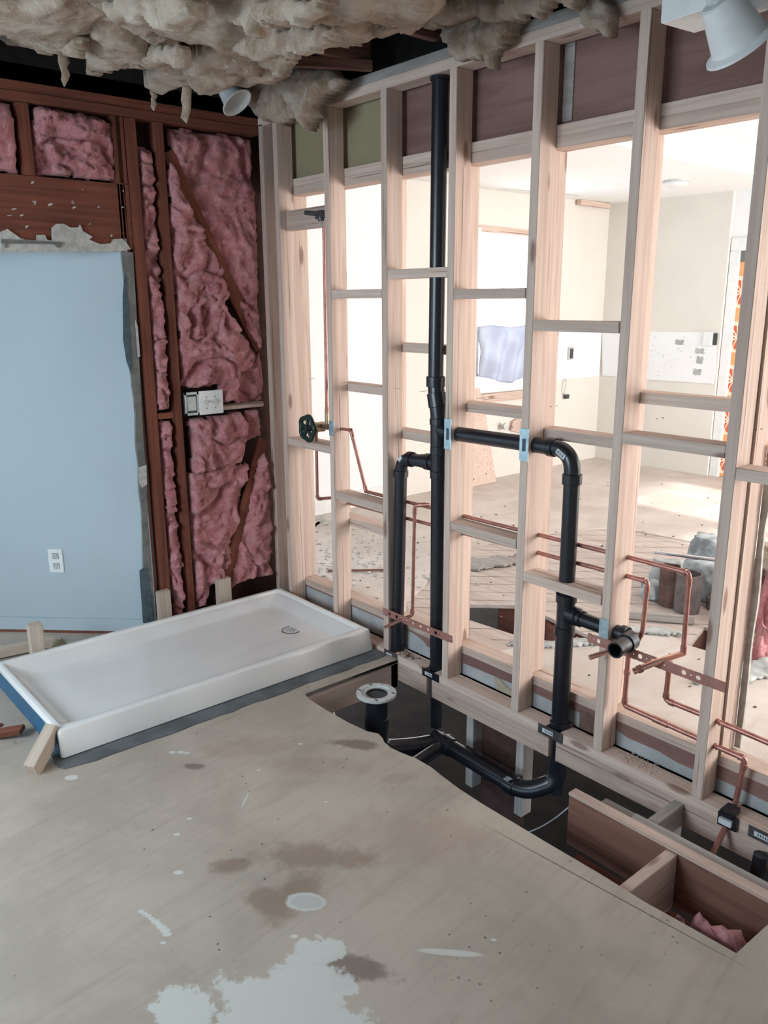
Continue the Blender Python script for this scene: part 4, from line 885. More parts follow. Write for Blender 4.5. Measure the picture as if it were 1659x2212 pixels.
# plank joints, cut as thin dark grooves along the diagonal
bm = bmesh.new()
for k in range(-8, 22):
    c0 = -.9 + k * .185; p0 = Vector((0, c0)); d = Vector((1, 1)).normalized(); nrm = Vector((-1, 1)).normalized() * .0016
    seg_ = None; last = None; run = []
    for j in range(0, 500):
        q = p0 + d * (-1.2 + j * .01); ok = (-.25 < q.x < 3.6 and .30 < q.y < 2.52) and not inside(hole1, q.x, q.y) and not inside(hole2, q.x, q.y)
        if ok: run.append(q)
        if (not ok or j == 499) and len(run) > 3:
            a, b = run[0], run[-1]; vs = [bm.verts.new((p.x, p.y, KF - .0012)) for p in (a - nrm, b - nrm, b + nrm, a + nrm)]; bm.faces.new(vs)
        if not ok: run = []
struct(obj('floor_2_joints', bm, M['slot']))
ply = M['floor2']
sa = [(-1.6, .179)] + [(.16, .179), (.20, .36)] + rag((.10, .55), (-.28, 1.15), 8, .012, 9) + rag((-.28, 1.15), (-.20, 1.75), 8, .012, 8) + rag((-.10, 2.1), (.15, 2.49), 5, .01, 7) + [(.75, 2.50), (3.0, 2.52), (5.0, 2.52), (5.0, 4.6), (-1.6, 4.6)]
tag(slab('underlayment', [sa], KF - .0015, KF + .006, ply), 'dusty grey-beige underlayment covering the far kitchen floor', 'floor sheet', 'kitchen underlayment sheets')
sb = [(1.0, .179), (5.0, .179), (5.0, .75), (1.9, .93), (1.735, .945), (1.47, .925)] + rag((1.40, 1.00), (1.10, .84), 4, .008, 4) + rag((1.02, .60), (.90, .33), 4, .008, 6)
sb = [(.94, .179), (5.0, .179), (5.0, .90), (1.90, .94), (1.735, .945), (1.478, .925), (1.34, .98), (1.27, .86), (1.10, .46), (1.0, .36)]
tag(slab('underlayment', [sb], KF - .0015, KF + .006, ply), 'pinkish underlayment just behind the sill at the right', 'floor sheet', 'kitchen underlayment sheets')
# joists in the holes
for a, b, lab in (((.45, .80), (1.30, .74), 'old red-brown joist along the far side of the long floor hole'), ((.70, .83), (1.35, .50), 'old red-brown joist slanting under the long floor hole')):
    tag(beam('floor_joist', (a[0], a[1], -.03), (b[0], b[1], -.03), .04, .19, M['old']), lab, 'joist', 'joists under the kitchen floor')
tag(beam('floor_joist', (1.38, .95, -.03), (1.39, 1.26, -.03), .04, .22, M['oldj']), 'joist at the left side of the right floor hole', 'joist', 'joists under the kitchen floor')
tag(beam('floor_joist', (1.40, 1.27, -.03), (1.84, 1.29, -.03), .04, .22, M['oldj']), 'joist at the far side of the right floor hole', 'joist', 'joists under the kitchen floor')
tag(fluff('insulation_scrap', [(1.58, .98), (1.80, .99), (1.80, 1.22), (1.66, 1.24), (1.60, 1.12)], lambda u, w, h: (u, w, -.04 + h), .15, .09, .014, M['pink'], 21, freq=11), 'pink insulation bulging out of the right kitchen floor hole', 'insulation')

# walls
def wallX(name, x0, x1, y0, y1, z0, z1, holes, mat, lab=None):
    return struct(slab(name, [[(y0, z0), (y1, z0), (y1, z1), (y0, z1)]] + holes, x0, x1, mat, None, lambda u, w, h: (h, u, w)), lab)
def wallY(name, y0, y1, xa, xb, z0, z1, holes, mat, lab=None):
    return struct(slab(name, [[(xa, z0), (xb, z0), (xb, z1), (xa, z1)]] + holes, y0, y1, mat, None, lambda u, w, h: (u, h, w)), lab)
WZ0, WZ1, WY0, WY1 = .93, 2.20, 2.74, 3.46
CH = 2.525
wallX('wall_west', -1.70, -1.60, 1.78, 4.62, .02, 3.0, [[(WY0, WZ0), (WY1, WZ0), (WY1, WZ1), (WY0, WZ1)]], M['cream'], 'cream kitchen wall with the bright window')
wallX('wall_west_near', -1.70, -1.575, .10, 1.78, .02, 3.0, [], M['wwall'], 'bright white wall section left of the cream wall')
struct(boxo('baseboard_west', -1.574, -1.560, .19, 1.76, KF + .035, KF + .14, M['white'], bev=.003))
wallY('wall_north', 4.51, 4.60, -1.70, -.39, .02, 3.0, [], M['cream'], 'cream far kitchen wall with a patched white band')
wallY('wall_north_right', 4.56, 4.66, -.389, 5.1, .02, 3.0, [[(-.302, .099), (.622, .099), (.622, 2.045), (-.302, 2.045)]], M['wwall'], 'white wall with the orange door')
wallX('wall_east', 5.0, 5.1, .10, 4.62, .02, 3.0, [[(2.95, .101), (3.9, .101), (3.9, 2.15), (2.95, 2.15)], [(2.3, .101), (2.8, .101), (2.8, 1.78), (2.3, 1.78)]], M['wwall'])
struct(boxo('ceiling_2', -1.70, .13, .13, 4.66, CH, CH + .06, M['ceil']), 'white kitchen ceiling')
bm = bmesh.new(); vs = [(.31, .13), (.20, 1.97), (.125, 2.62), (-.05, 4.66), (5.1, 4.66), (5.1, .13)]
struct(slab('ceiling_3', [vs], CH + .16, CH + .20, M['ceil']), 'higher pale ceiling at the right')
struct(slab('trim_4', [[(.31, .13), (.20, 1.97), (.125, 2.62), (-.05, 4.66), (-.06, 4.66), (-1.0, .13)]], CH - .0002, CH + .16, M['ceil']), 'edge of the dropped ceiling')
# band of bare plaster where the backsplash was
def wy(px, py): h_ = hit(1, 4.51, px, py); return (h_.x, h_.z)
tag(slab('backsplash_patch', [[(-1.559, .93), (-1.0, .925), (-.41, .93), (-.40, 1.02), (-.42, 1.355), (-.50, 1.37), (-1.0, 1.367), (-1.599, 1.375)]], 4.500, 4.509, M['wwall'], None, lambda u, w, h: (u, h, w)), 'bare white plaster band across the far cream wall', 'plaster patch', 'bare backsplash bands')
tag(slab('backsplash_patch', [[(3.50, .93), (4.49, .925), (4.49, 1.372), (3.50, 1.37)]], -1.5985, -1.591, M['wwall'], None, lambda u, w, h: (h, u, w)), 'bare white plaster band right of the kitchen window', 'plaster patch', 'bare backsplash bands')
bm = bmesh.new(); rnd = random.Random(7)
for _ in range(90):
    cx = rnd.choice((-1.15, -1.0, -.9, -.8, -.55)) + rnd.gauss(0, .06); cz = 1.14 + rnd.gauss(0, .10); s = rnd.uniform(.004, .014)
    if .95 < cz < 1.35: box(bm, cx, cx + s, 4.497, 4.4995, cz, cz + s * rnd.uniform(.2, .8))
tag(obj('adhesive_specks', bm, M['whitegray']), 'scattered dark adhesive specks on the bare plaster band', 'specks', kind='stuff')
bm = bmesh.new()
for x0, x1, z0, z1 in ((-.60, -.53, 1.0, 1.05), (-.58, -.52, 1.10, 1.16), (-.60, -.52, 1.19, 1.23), (-.80, -.72, 1.26, 1.30)):
    vs = [bm.verts.new((x, 4.4975, z)) for x, z in rag((x0, z0), (x1, z0), 4, .008, int(x0 * 99)) + rag((x1, z0), (x1, z1), 3, .006, 2) + rag((x1, z1), (x0, z1), 4, .008, 3) + rag((x0, z1), (x0, z0), 3, .006, 4)]
    bm.faces.new(vs)
tag(obj('grey_patches', bm, M['vinyl']), 'grey skim marks near the right end of the plaster band', 'marks', kind='stuff')
# cover plate and box on the far wall
kb = tag(empty('wall_box', (-.48, 4.50, 1.31)), 'small white cover plate with an exposed box beside the door trim', 'switch box')
under(boxo('cover_plate', -.535, -.445, 4.488, 4.4995, 1.255, 1.375, M['white'], bev=.002), kb); under(boxo('exposed_box', -.442, -.412, 4.492, 4.509, 1.265, 1.365, M['slot']), kb)
# outlet and dangling wire on the window wall
kb = tag(empty('kitchen_outlet', (-1.59, 4.0, 1.17)), 'uncovered dark outlet on the cream wall right of the window', 'outlet')
under(boxo('outlet_body', -1.591, -1.575, 3.965, 4.045, 1.105, 1.225, M['whitegray'], bev=.003), kb); under(boxo('outlet_face', -1.575, -1.568, 3.985, 4.025, 1.12, 1.21, M['slot']), kb)
kw = tag(empty('hanging_cable', (-1.58, 3.95, .9)), 'thin white cable hanging below the kitchen outlet with a dark end', 'cable')
under(tubeo('cord', round_path([(-1.598, 3.965, .935), (-1.55, 3.925, .90), (-1.56, 3.905, .82), (-1.57, 3.955, .77)], .04), .006, M['whitegray'], seg=8), kw); under(boxo('cable_end', -1.585, -1.555, 3.935, 3.985, .745, .785, M['slot'], bev=.004), kw)
# window frame
wf = struct(empty('window_1', (-1.6, 3.1, 1.5)), 'bright kitchen window')
for a, b, c, d in ((WY0 - .05, WY0, WZ0 - .04, WZ1 + .03), (WY1, WY1 + .05, WZ0 - .04, WZ1 + .03), (WY0 - .05, WY1 + .05, WZ0 - .05, WZ0)):
    under(boxo('window_frame', -1.60, -1.575, a, b, c, d, M['white'], bev=.003), wf)
under(boxo('mullion', -1.66, -1.64, 3.085, 3.115, WZ0, WZ1, M['white']), wf)
m_, nt_, b_, L_ = newmat('window_glass'); b_.inputs['Transmission Weight'].default_value = 1; b_.inputs['Roughness'].default_value = 0; b_.inputs['IOR'].default_value = 1.45; b_.inputs['Base Color'].default_value = (.95, 1, 1, 1); M['glass'] = m_
tag(beam('wood_batten', (-1.588, 2.60, 2.222), (-1.588, 3.52, 2.205), .02, .05, M['fir']), 'bare wood batten above the bright kitchen window', 'batten')
tag(beam('wood_ledger', (-1.585, 2.78, .835), (-1.585, 3.52, .828), .03, .075, M['fir']), 'raw wood ledger under the kitchen window', 'ledger')
tag(beam('wood_ledger', (-1.585, 2.30, .845), (-1.585, 2.74, .840), .03, .085, M['fir']), 'short raw wood ledger left of the window, behind the third stud', 'ledger')
# grey cloth hung inside the window
bm = bmesh.new(); nu, nv = 40, 24; gr = []
for i in range(nu + 1):
    row = []
    for j in range(nv + 1):
        u, w = i / nu, j / nv; y = 2.71 + .80 * u; z = 1.44 - (.44 + .07 * math.sin(PI * u) - .03) * w + .01 * math.sin(9 * u); x = -1.555 + .018 * math.sin(22 * u + 3 * w) * (.3 + w) + .02 * mn.noise(Vector((u * 4, w * 3, 2)))
        row.append(bm.verts.new((x, y, z)))
    gr.append(row)
for i in range(nu):
    for j in range(nv): bm.faces.new((gr[i][j], gr[i + 1][j], gr[i + 1][j + 1], gr[i][j + 1]))
bmesh.ops.solidify(bm, geom=bm.faces, thickness=.004)
tag(obj('window_cloth', bm, M['cloth'], smooth='all'), 'pale grey cloth hung over the lower half of the kitchen window', 'cloth')
# plumbing remains under the window
kp_ = tag(empty('valve_board', (-1.56, 3.3, .55)), 'small wood board with brass stop valves under the kitchen window', 'valve board')
bm = bmesh.new(); 
under(slab('backing_board', [[(3.18, .52), (3.20, .60), (3.34, .64), (3.62, .62), (3.62, .47), (3.40, .46)]], -1.595, -1.57, M['fir'], None, lambda u, w, h: (h, u, w)), kp_)
for y, z in ((3.33, .565), (3.50, .555)):
    bm = bmesh.new(); lathe(bm, ((0, 0), (.012, 0), (.012, .05), (.024, .052), (.024, .066), (0, .068)), (-1.57, y, z), (1, 0, 0), 16); under(obj('stop_valve', bm, M['brass'], smooth=True), kp_)
dv = tag(empty('stop_valve', (-1.57, 3.03, .56)), 'brass stop valve with pale round knob on the wall beside the wood board', 'valve')
bm = bmesh.new(); lathe(bm, ((0, 0), (.010, 0), (.010, .05), (.030, .055), (.032, .075), (0, .08)), (-1.598, 3.06, .575), (1, 0, 0), 18); under(obj('knob', bm, M['whitegray'], smooth=True), dv)
under(tubeo('supply_tube', [(-1.57, 3.06, .555), (-1.57, 3.20, .55)], .008, M['brass'], seg=12), dv)
tag(slab('plywood_offcut', [[(2.40, .108), (2.895, .108), (2.80, .70), (2.74, .93), (2.45, .93)]], -1.572, -1.556, M['fir'], None, lambda u, w, h: (h + (.93 - w) * .10, u, w)), 'tan plywood offcut leaning on the wall under the window', 'board')
# ceiling remains and lamp
tag(beam('wood_remnant', (-1.56, 3.98, CH - .022), (-1.56, 4.44, CH - .028), .05, .045, M['fir']), 'raw wood remnant at the wall and ceiling line near the far corner', 'wood remnant')
cl_ = tag(empty('ceiling_lamp', (-.375, 3.60, CH)), 'round white flush ceiling lamp in the kitchen', 'ceiling lamp')
bm = bmesh.new(); lathe(bm, ((.10, 0), (.10, -.012), (.088, -.018)), (-.375, 3.60, CH), (0, 0, 1), 36); under(obj('lamp_base', bm, M['whitegray'], smooth=True), cl_)
bm = bmesh.new(); lathe(bm, ((.088, -.016), (.080, -.034), (.05, -.048), (0, -.053)), (-.375, 3.60, CH), (0, 0, 1), 36); under(obj('lamp_shade', bm, M['white'], smooth=True), cl_)
# cracked ceiling seam by the window
tag(slab('ceiling_crack', [[(-1.50, 2.9), (-1.42, 3.3), (-1.38, 3.75), (-1.41, 3.75), (-1.46, 3.3)]], CH - .003, CH - .0005, M['whitegray']), 'torn ceiling seam above the kitchen window', 'torn seam')
# door with trim
dt = struct(empty('door_1', (.2, 4.56, .1)), 'orange patterned door')
for a, b, c, d in ((-.385, -.302, .10, 2.0448), (.622, .74, .10, 2.0448), (-.385, .74, 2.045, 2.15)): under(boxo('door_casing', a, b, 4.535, 4.5595, c, d, M['white'], bev=.004), dt)
dp = under(boxo('door_leaf', -.300, .62, 4.566, 4.60, .11, 2.035, M['orange']), dt)
under(boxo('door_header', -.300, .62, 4.560, 4.5655, 1.955, 2.045, M['bead']), dt)
bm = bmesh.new(); bm2 = bmesh.new()
for row, z in enumerate((1.71, 1.335, .967, .617, .27)):
    for cx in (-.262, .14, .515):
        if cx > .5: cx = .50
        bm.faces.new([bm.verts.new((cx + a, 4.5655, z + b)) for a, b in ((-.085, -.13), (.085, -.13), (.085, .13), (-.085, .13))])
        for k in range(10):
            t = 2 * PI * k / 10 + .15; rr = (.045, .10); c_ = Vector((cx, 4.5648, z))
            d1 = Vector((math.cos(t), 0, 1.3 * math.sin(t))); n1 = Vector((-math.sin(t), 0, 1.3 * math.cos(t)))
            bm2.faces.new([bm2.verts.new(c_ + q) for q in (d1 * .018, d1 * .07 + n1 * .018, d1 * .085, d1 * .07 - n1 * .018)])
under(obj('door_tile', bm, M['peach']), dt); under(obj('door_motif', bm2, M['orange_red']), dt)

# rubble heap on the kitchen floor
def open_pipe(name, x, y, r, h, mat, lab, tear):
    seg = 36; bm = bmesh.new(); R = []
    for rr, zz, top in ((r, 0, 0), (r, h, 1), (r * .86, h, 1), (r * .86, .01, 0)):
        R.append([bm.verts.new((x + rr * math.cos(2 * PI * k / seg), y + rr * math.sin(2 * PI * k / seg), KF + zz + (tear * mn.noise(Vector((k * .35, seg, tear * 50))) if top else 0) - (tear * 2.5 if top and 3 < k % seg < 9 and tear > .01 else 0))) for k in range(seg)])
    for a, b in zip(R, R[1:]):
        for k in range(seg): bm.faces.new((a[k], a[(k + 1) % seg], b[(k + 1) % seg], b[k]))
    bm.faces.new(R[3]); bm.faces.new(R[0][::-1])
    return tag(obj(name, bm, mat, smooth=True), lab, 'pipe section', 'cut pipe sections on the kitchen floor')
open_pipe('pipe_section', 1.135, 1.355, .066, .205, M['rust'], 'left rusty pipe section standing on the kitchen floor, rim broken', .013)
open_pipe('pipe_section', 1.237, 1.335, .064, .200, M['rust2'], 'right grey pipe section standing on the kitchen floor', .004)
def rock(name, c, s, seed, mat, lab, cat='rubble', grp='rubble lumps', rot=0, amp=.35, sub=4):
    bm = bmesh.new(); bmesh.ops.create_icosphere(bm, subdivisions=sub, radius=1)
    for vv in bm.verts:
        n = fbm(vv.co * 1.6 + Vector((seed, seed * 2, 0)), 4); q = vv.co * (1 + amp * n); q = Vector((max(-.8, min(.8, q.x)), max(-.8, min(.8, q.y)), max(-.7, min(.8, q.z))))
        q = Matrix.Rotation(rot, 3, 'Z') @ Vector((q.x * s[0], q.y * s[1], q.z * s[2])); vv.co = Vector(c) + q
    return tag(obj(name, bm, mat, smooth='all'), lab, cat, grp)
rock('rubble_lump', (1.19, 1.60, KF + .085), (.135, .12, .13), 3, M['concrete'], 'large pale rubble lump behind the right pipe section')
rock('rubble_lump', (1.06, 1.88, KF + .12), (.14, .11, .16), 6, M['concrete'], 'tall pale rubble lump at the back of the pile', amp=.5)
rock('rubble_lump', (1.02, 1.36, KF + .045), (.07, .06, .065), 9, M['concrete'], 'small grey lump left of the pipe sections')
rock('rubble_lump', (1.03, 1.49, KF + .10), (.10, .07, .11), 12, M['vinyl'], 'crumpled pale sheet behind the left pipe section', amp=.55)
rock('rubble_lump', (1.33, 1.47, KF + .035), (.06, .05, .05), 15, M['rust2'], 'small dark lump right of the pipe sections')
rock('rubble_lump', (1.55, 1.95, KF + .09), (.16, .14, .14), 18, M['tanyellow'], 'yellow-grey lump at the right edge of the pile', amp=.5)
tag(fluff('insulation_pile', [(1.45, 1.30), (1.75, 1.30), (2.0, 1.5), (2.0, 1.85), (1.60, 1.85), (1.40, 1.60)], lambda u, w, h: (u, w, KF + h), .22, .12, .016, M['pink'], 23, freq=7, rim=.12), 'dusty pink insulation pile right of the nearest stud', 'insulation')
rock('debris_bundle', (1.62, 1.52, KF + .30), (.16, .12, .10), 27, M['tan'], 'tan bundle on top of the pink insulation pile', grp='debris on the pile', amp=.5)
tag(tubeo('metal_rod', [(.98, 1.42, KF + .235), (1.75, 1.72, KF + .24)], .010, M['chrome'], seg=14), 'thin shiny rod lying across the rubble pile', 'rod')
tag(beam('loose_plank', (1.02, .96, KF + .02), (1.36, 1.19, KF + .022), .035, .035, M['grey']), 'grey stick lying in front of the pipe sections', 'plank')
tag(beam('loose_plank', (-.45, .30, KF + .016), (-.20, .62, KF + .016), .012, .012, M['oldj']), 'thin brown lath on the kitchen floor left of the short pipe', 'lath')
def sheet(name, pts_, z, mat, lab, cat, amp=.012, seed=1):
    bm = bmesh.new(); us = [p[0] for p in pts_]; vs_ = [p[1] for p in pts_]; return tag(fluff(name, pts_, lambda u, w, h: (u, w, z + h), .006, amp, .014, mat, seed, freq=6, rim=.006, wob=.012), lab, cat)
sheet('torn_vinyl', [(1.69, .56), (1.80, .64), (1.95, .98), (2.05, 1.25), (1.90, 1.24), (1.78, .98), (1.66, .68)], KF + .012, M['vinyl'], 'torn grey vinyl strip on the floor right of the nearest stud', 'vinyl scrap', seed=31)
sheet('torn_vinyl', [(1.07, .72), (1.32, .90), (1.42, 1.01), (1.30, 1.02), (1.13, .90)], KF + .010, M['vinyl'], 'torn grey vinyl sheet in front of the pipe sections', 'vinyl scrap', seed=32)
sheet('torn_vinyl', [(.92, .30), (1.10, .40), (1.28, .72), (1.20, .70), (1.02, .45), (.93, .42)], KF + .008, M['vinyl'], 'torn grey vinyl sheet seen between the middle studs', 'vinyl scrap', seed=35)
sheet('torn_vinyl', [(-.02, .90), (.10, .98), (.20, 1.30), (.10, 1.40), (.0, 1.20), (-.10, 1.0)], KF + .009, M['grey'], 'grey torn strip on the kitchen floor between middle studs', 'vinyl scrap', seed=33)
sheet('torn_underlayment', [(-1.55, .55), (-1.30, .78), (-1.28, .98), (-1.50, 1.05), (-1.57, .90)], KF + .010, M['plaster'], 'lifted white sheet at the foot of the white wall', 'sheet', seed=34)
crumbs('plaster_crumbs', 330, lambda r: (r.gauss(-.55, .33), abs(r.gauss(.30, .28)) + .20), KF + .007, .022, M['plaster'], 'pale plaster crumbs strewn on the kitchen floor behind the left studs', 4, flat=.35)
crumbs('dark_crumbs', 160, lambda r: (r.uniform(-1.3, 2.0), r.uniform(.3, 4.2)), KF + .007, .018, M['rust'], 'dark crumbs scattered over the kitchen floor', 5, flat=.3)
tag(tubeo('wire_loop', [(-1.0 + .10 * math.cos(a * PI / 12), .30 + .10 * math.sin(a * PI / 12), KF + .012 + .02 * math.sin(a * PI / 12) ** 2) for a in range(0, 22)], .003, M['slot'], seg=8), 'thin wire loop on the kitchen floor by the corner studs', 'wire')

# ================================================================== BATH enclosure behind the camera
wallY('wall_back', -3.76, -3.66, -1.7, 4.0, -.1, 3.0, [[(.1, .9), (1.7, .9), (1.7, 2.1), (.1, 2.1)]], M['wwall'], 'wall behind the camera with a window')
wallX('wall_right', 3.90, 4.0, -3.7, .1, -.1, 3.0, [], M['wwall'])
wallY('light_stop_panel', .10, .17, 2.62, 4.0, -.1, 3.0, [], M['wwall'])  # unseen solid panel added to stop kitchen light past the last studs
wallX('wall_far_left', -2.1, -2.0, -3.7, -1.0, -.1, 3.0, [], M['wwall'])
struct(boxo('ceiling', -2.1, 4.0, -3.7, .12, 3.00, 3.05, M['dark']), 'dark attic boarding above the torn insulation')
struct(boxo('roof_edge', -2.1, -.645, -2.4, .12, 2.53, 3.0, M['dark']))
# attic joists
for k, (x, lab) in enumerate(((-.10, 'ceiling joist nearest the left wall, half hidden by insulation'), (.31, 'ceiling joist above the tan batts, second from the left wall'), (.72, 'ceiling joist over the vent pipe'), (1.13, 'ceiling joist over the middle studs'))):
    tag(board('ceiling_joist', x, x + .038, -3.6, .0, 2.60, 2.74, M['oldj'], 'Y'), lab, 'joist', 'ceiling joists')
tag(beam('attic_brace', (.20, -.46, 2.575), (.37, -.015, 2.585), .03, .04, M['oldj']), 'slanting brown board above the hanging tan batt', 'board')

# ceiling insulation
def cfr(z): return lambda u, w, h: (u, w, z - h)
def cp(px, py, z=2.50): h_ = hit(2, z, px, py); return (h_.x, h_.y)
def cbatt(poly, lab, z, th, am, seed, mat='tan', **k):
    k['freq'] = k.get('freq', 5) * .8
    return tag(fluff('insulation_batt', poly, cfr(z), th, am * .9, k.pop('res', .013), M[mat], seed, back=.05, soft=True, wob=.016, **k), lab, 'insulation', 'hanging tan insulation batts')
cbatt([cp(-60, 80), cp(0, 88), cp(40, 100), cp(75, 113), cp(120, 112), cp(165, 118), cp(190, 108), cp(215, 60), cp(260, 10), (.9, -1.9), (.2, -2.3), (-.6, -2.4), (-.4, -1.6)], 'large tan batt at the upper left of the ceiling', 2.53, .05, .05, 41, freq=5, rim=.08)
cbatt([cp(195, 60), cp(185, 120), cp(190, 158), cp(240, 142), cp(300, 136), cp(390, 146), cp(390, 100), cp(350, 20), (1.0, -1.3), (.6, -1.3)], 'brown-edged tan batt hanging left of centre', 2.515, .045, .04, 42, freq=6, rim=.06)
cbatt([cp(250, 40), cp(380, 80), cp(470, 100), cp(520, 122), cp(600, 118), cp(700, 92), cp(800, 78), cp(850, 62), cp(905, 55), cp(950, 20), (1.60, -.70), (1.9, -1.2), (1.2, -1.6), (.7, -1.5)], 'broad tan batt along the top centre of the ceiling', 2.50, .055, .055, 43, freq=5, rim=.08)
cbatt([cp(388, 142), cp(405, 190), cp(480, 190), cp(560, 180), cp(620, 165), cp(640, 130), cp(560, 110), cp(470, 105)], 'lower tan batt right above the small round lamp can', 2.52, .05, .04, 44, freq=7, rim=.05)
cbatt([cp(310, 185), cp(318, 200), cp(345, 206), cp(400, 196), cp(475, 190), cp(480, 160), cp(380, 155)], 'ragged low tan flap left of the small round lamp can', 2.53, .035, .03, 45, freq=9, rim=.04)
def vfr(px, py, y): pass
# vertical hanging clump near the corner (seen against the studs)
def hang(name, pix, dpt, th, am, seed, mat, lab, grp='hanging tan insulation batts', res=.010, freq=9, cat='insulation'):
    """a batt hanging in a vertical plane that faces the room; dpt = (axis, value)"""
    ax, val = dpt; poly = []
    for x, y in pix:
        h_ = hit(ax, val, x, y); poly.append((h_.y if ax == 0 else h_.x, h_.z))
    fr = (lambda u, w, h: (val + h, u, w)) if ax == 0 else (lambda u, w, h: (u, val - h, w))
    return tag(fluff(name, poly, fr, th, am, res, M[mat], seed, freq=freq, rim=.05, back=.04, wob=.016, soft=True), lab, cat, grp)
hang('insulation_batt', ((548, 178), (545, 235), (555, 255), (590, 258), (620, 262), (640, 262), (668, 276), (690, 258), (697, 225), (730, 195), (745, 168), (700, 140), (640, 135), (590, 150)), (1, -.13), .05, .035, 46, 'tan', 'ragged tan batt hanging in front of the corner studs')
hang('insulation_batt', ((955, 62), (950, 95), (985, 130), (1000, 140), (1045, 136), (1060, 155), (1064, 140), (1068, 108), (1100, 75), (1120, 30), (1060, 20), (1000, 30)), (1, -.08), .04, .035, 47, 'tan', 'ragged tan batt hanging over the top plate, right of the tall pipe')
hang('insulation_batt', ((1250, -10), (1255, 40), (1275, 70), (1310, 78), (1330, 70), (1312, 20), (1305, -10)), (1, -.06), .035, .03, 48, 'tan', 'small tan batt tail hanging at the top plate near the last studs')
hang('insulation_batt', ((860, -20), (870, 40), (905, 62), (960, 60), (1010, 35), (1100, 45), (1140, 30), (1250, 5), (1250, -40)), (1, -.16), .05, .04, 49, 'tan', 'tan batt edge along the top right of the ceiling')
for kk, (pix, yy, lab) in enumerate((
    (((183, 100), (189, 158), (215, 152), (246, 141), (262, 139), (320, 138), (390, 147), (392, 98), (300, 96), (240, 92)), -.99, 'folded brown-edged flap below the left centre of the ceiling batts'),
    (((0, 60), (0, 86), (40, 98), (80, 116), (130, 110), (165, 116), (172, 80), (120, 50)), -1.22, 'flap edge of the tan batt at the far upper left'),
    (((395, 100), (405, 168), (470, 150), (500, 160), (560, 150), (600, 162), (640, 130), (600, 95), (500, 80)), -.62, 'crumpled tan flap above the small round lamp can'),
    (((480, 85), (520, 121), (560, 128), (610, 122), (650, 112), (720, 92), (740, 60), (620, 50)), -.80, 'tan flap fold at the top centre'),
    (((700, 60), (720, 98), (790, 84), (845, 70), (880, 40), (820, 25)), -.52, 'tan flap fold left of the dark attic gap'),
    (((200, 0), (240, 40), (290, 60), (350, 70), (420, 40), (430, -10), (300, -20)), -1.28, 'pale torn flap at the top edge, left of centre'),
    (((440, -10), (470, 50), (540, 66), (640, 50), (700, 10), (700, -20)), -1.12, 'grey torn flap at the top edge, centre'))):
    hang('insulation_flap', pix, (1, yy), .022, .022, 60 + kk, 'tan', lab, 'torn tan insulation flaps', res=.010, freq=12)
# torn strands
def strand(px0, py0, px1, py1, w0, w1, y, lab, seed):
    a, b = hit(1, y, px0, py0), hit(1, y, px1, py1); a = a + Vector((0, 0, .06)); n = 9; rnd = random.Random(seed); pth, rs = [], []
    for k in range(n + 1):
        t = k / n; pth.append(a.lerp(b, t) + Vector((rnd.uniform(-1, 1) * .006, rnd.uniform(-1, 1) * .006, 0))); rs.append((w0 * (1 - t) + w1 * t) * rnd.uniform(.75, 1.25))
    rs[-1] = .002; tag(tubeo('insulation_strand', pth, rs, M['tan'], seg=10), lab, 'insulation strand', 'dangling insulation strands')
strand(142, 105, 140, 187, .022, .016, -1.06, 'long pale strand dangling at the far left', 1)
strand(296, 40, 302, 136, .020, .012, -.95, 'long pale strand dangling from the left centre batt', 2)
strand(404, 188, 402, 266, .024, .014, -.60, 'tan strand dangling over the pink insulation', 3)
strand(333, 200, 332, 240, .014, .010, -.66, 'short grey strand left of the tan one', 4)
strand(218, 25, 217, 52, .014, .006, -1.0, 'short strand at the top left batt', 5)
strand(1048, 25, 1041, 53, .014, .005, -.15, 'small pointed strand above the top plate', 6)
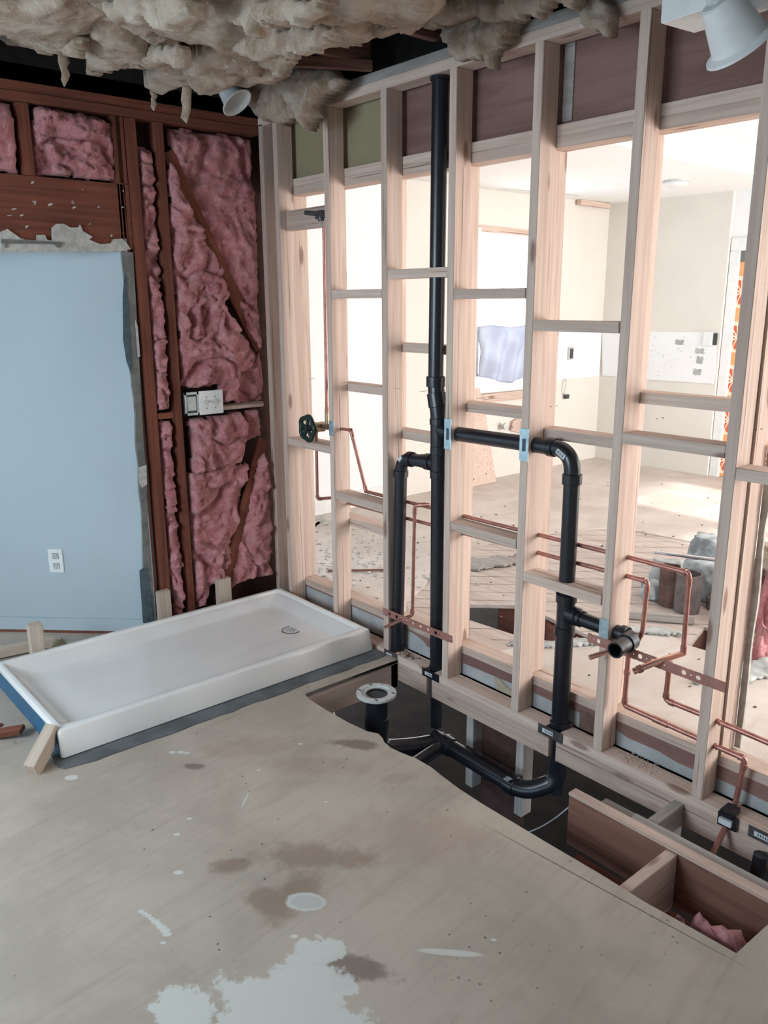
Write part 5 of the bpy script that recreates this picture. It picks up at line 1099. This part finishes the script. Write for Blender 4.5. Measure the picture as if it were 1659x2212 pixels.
strand(1090, 30, 1095, 38, .014, .008, -.12, 'tiny stubby strand near the dark gap', 7)

# lamp cans
def lamp_can(c, d, r, L, label, collar):
    root = tag(empty('recessed_lamp_can', c), label, 'lamp can', 'dangling recessed lamp cans'); c = Vector(c); d = Vector(d).normalized()
    bm = bmesh.new(); lathe(bm, ((r * .52, -L), (r * .60, -L * .96), (r * .70, -L * .6), (r * .86, -.01), (r * .82, -.01), (r * .66, -L * .6), (r * .56, -L * .93), (0, -L * .93)), c, d, 36); under(obj('can_body', bm, M['white'], smooth=True), root)
    bm = bmesh.new(); lathe(bm, ((r * .82, -.012), (r * 1.08, -.004), (r * 1.10, .002), (r * 1.04, .004), (r * .86, -.004), (r * .80, -.014)), c, d, 40); under(obj('trim_ring', bm, M['white'], smooth=True), root)
    bm = bmesh.new(); lathe(bm, ((0, -L - .03), (r * .3, -L - .03), (r * .35, -L - .005), (r * .52, -L)), c, d, 24); under(obj('socket_cap', bm, M['whitegray'], smooth=True), root)
    bm = bmesh.new(); e = c - d * (L + .03); tube(bm, round_path([e, e - d * .05, Vector((e.x - .03, e.y - .02, 2.60))], .05), .009, 10); under(obj('flex_conduit', bm, M['steel_dark'], smooth=True), root)
    return root
cc = hit(1, -.30, 512, 222)
lamp_can(cc, (.568, .274, -.783), .068, .10, 'small round white lamp can dangling above the pink insulation', .0)
cb = hit(1, -.30, 1600, 98)
lamp_can(cb, (.197, .697, -.784), .078, .12, 'white lamp can with smudged label dangling at the top right', .0)
jb = tag(empty('junction_box', hit(1, -.30, 1510, 20)), 'white metal lamp housing box beside the top right can', 'housing box')
q0, q1 = hit(1, -.32, 1440, -40), hit(1, -.32, 1450, 58)
bmj = bmesh.new(); box(bmj, -.105, .105, -.07, .07, -.08, .08); bmesh.ops.bevel(bmj, geom=bmj.edges, offset=.003, segments=2, affect='EDGES')
o = obj('box_body', bmj, M['white'], smooth=True); o.matrix_world = Matrix.Translation(hit(1, -.30, 1548, -42)) @ Matrix.Rotation(math.radians(-6), 4, 'Z'); under(o, jb)
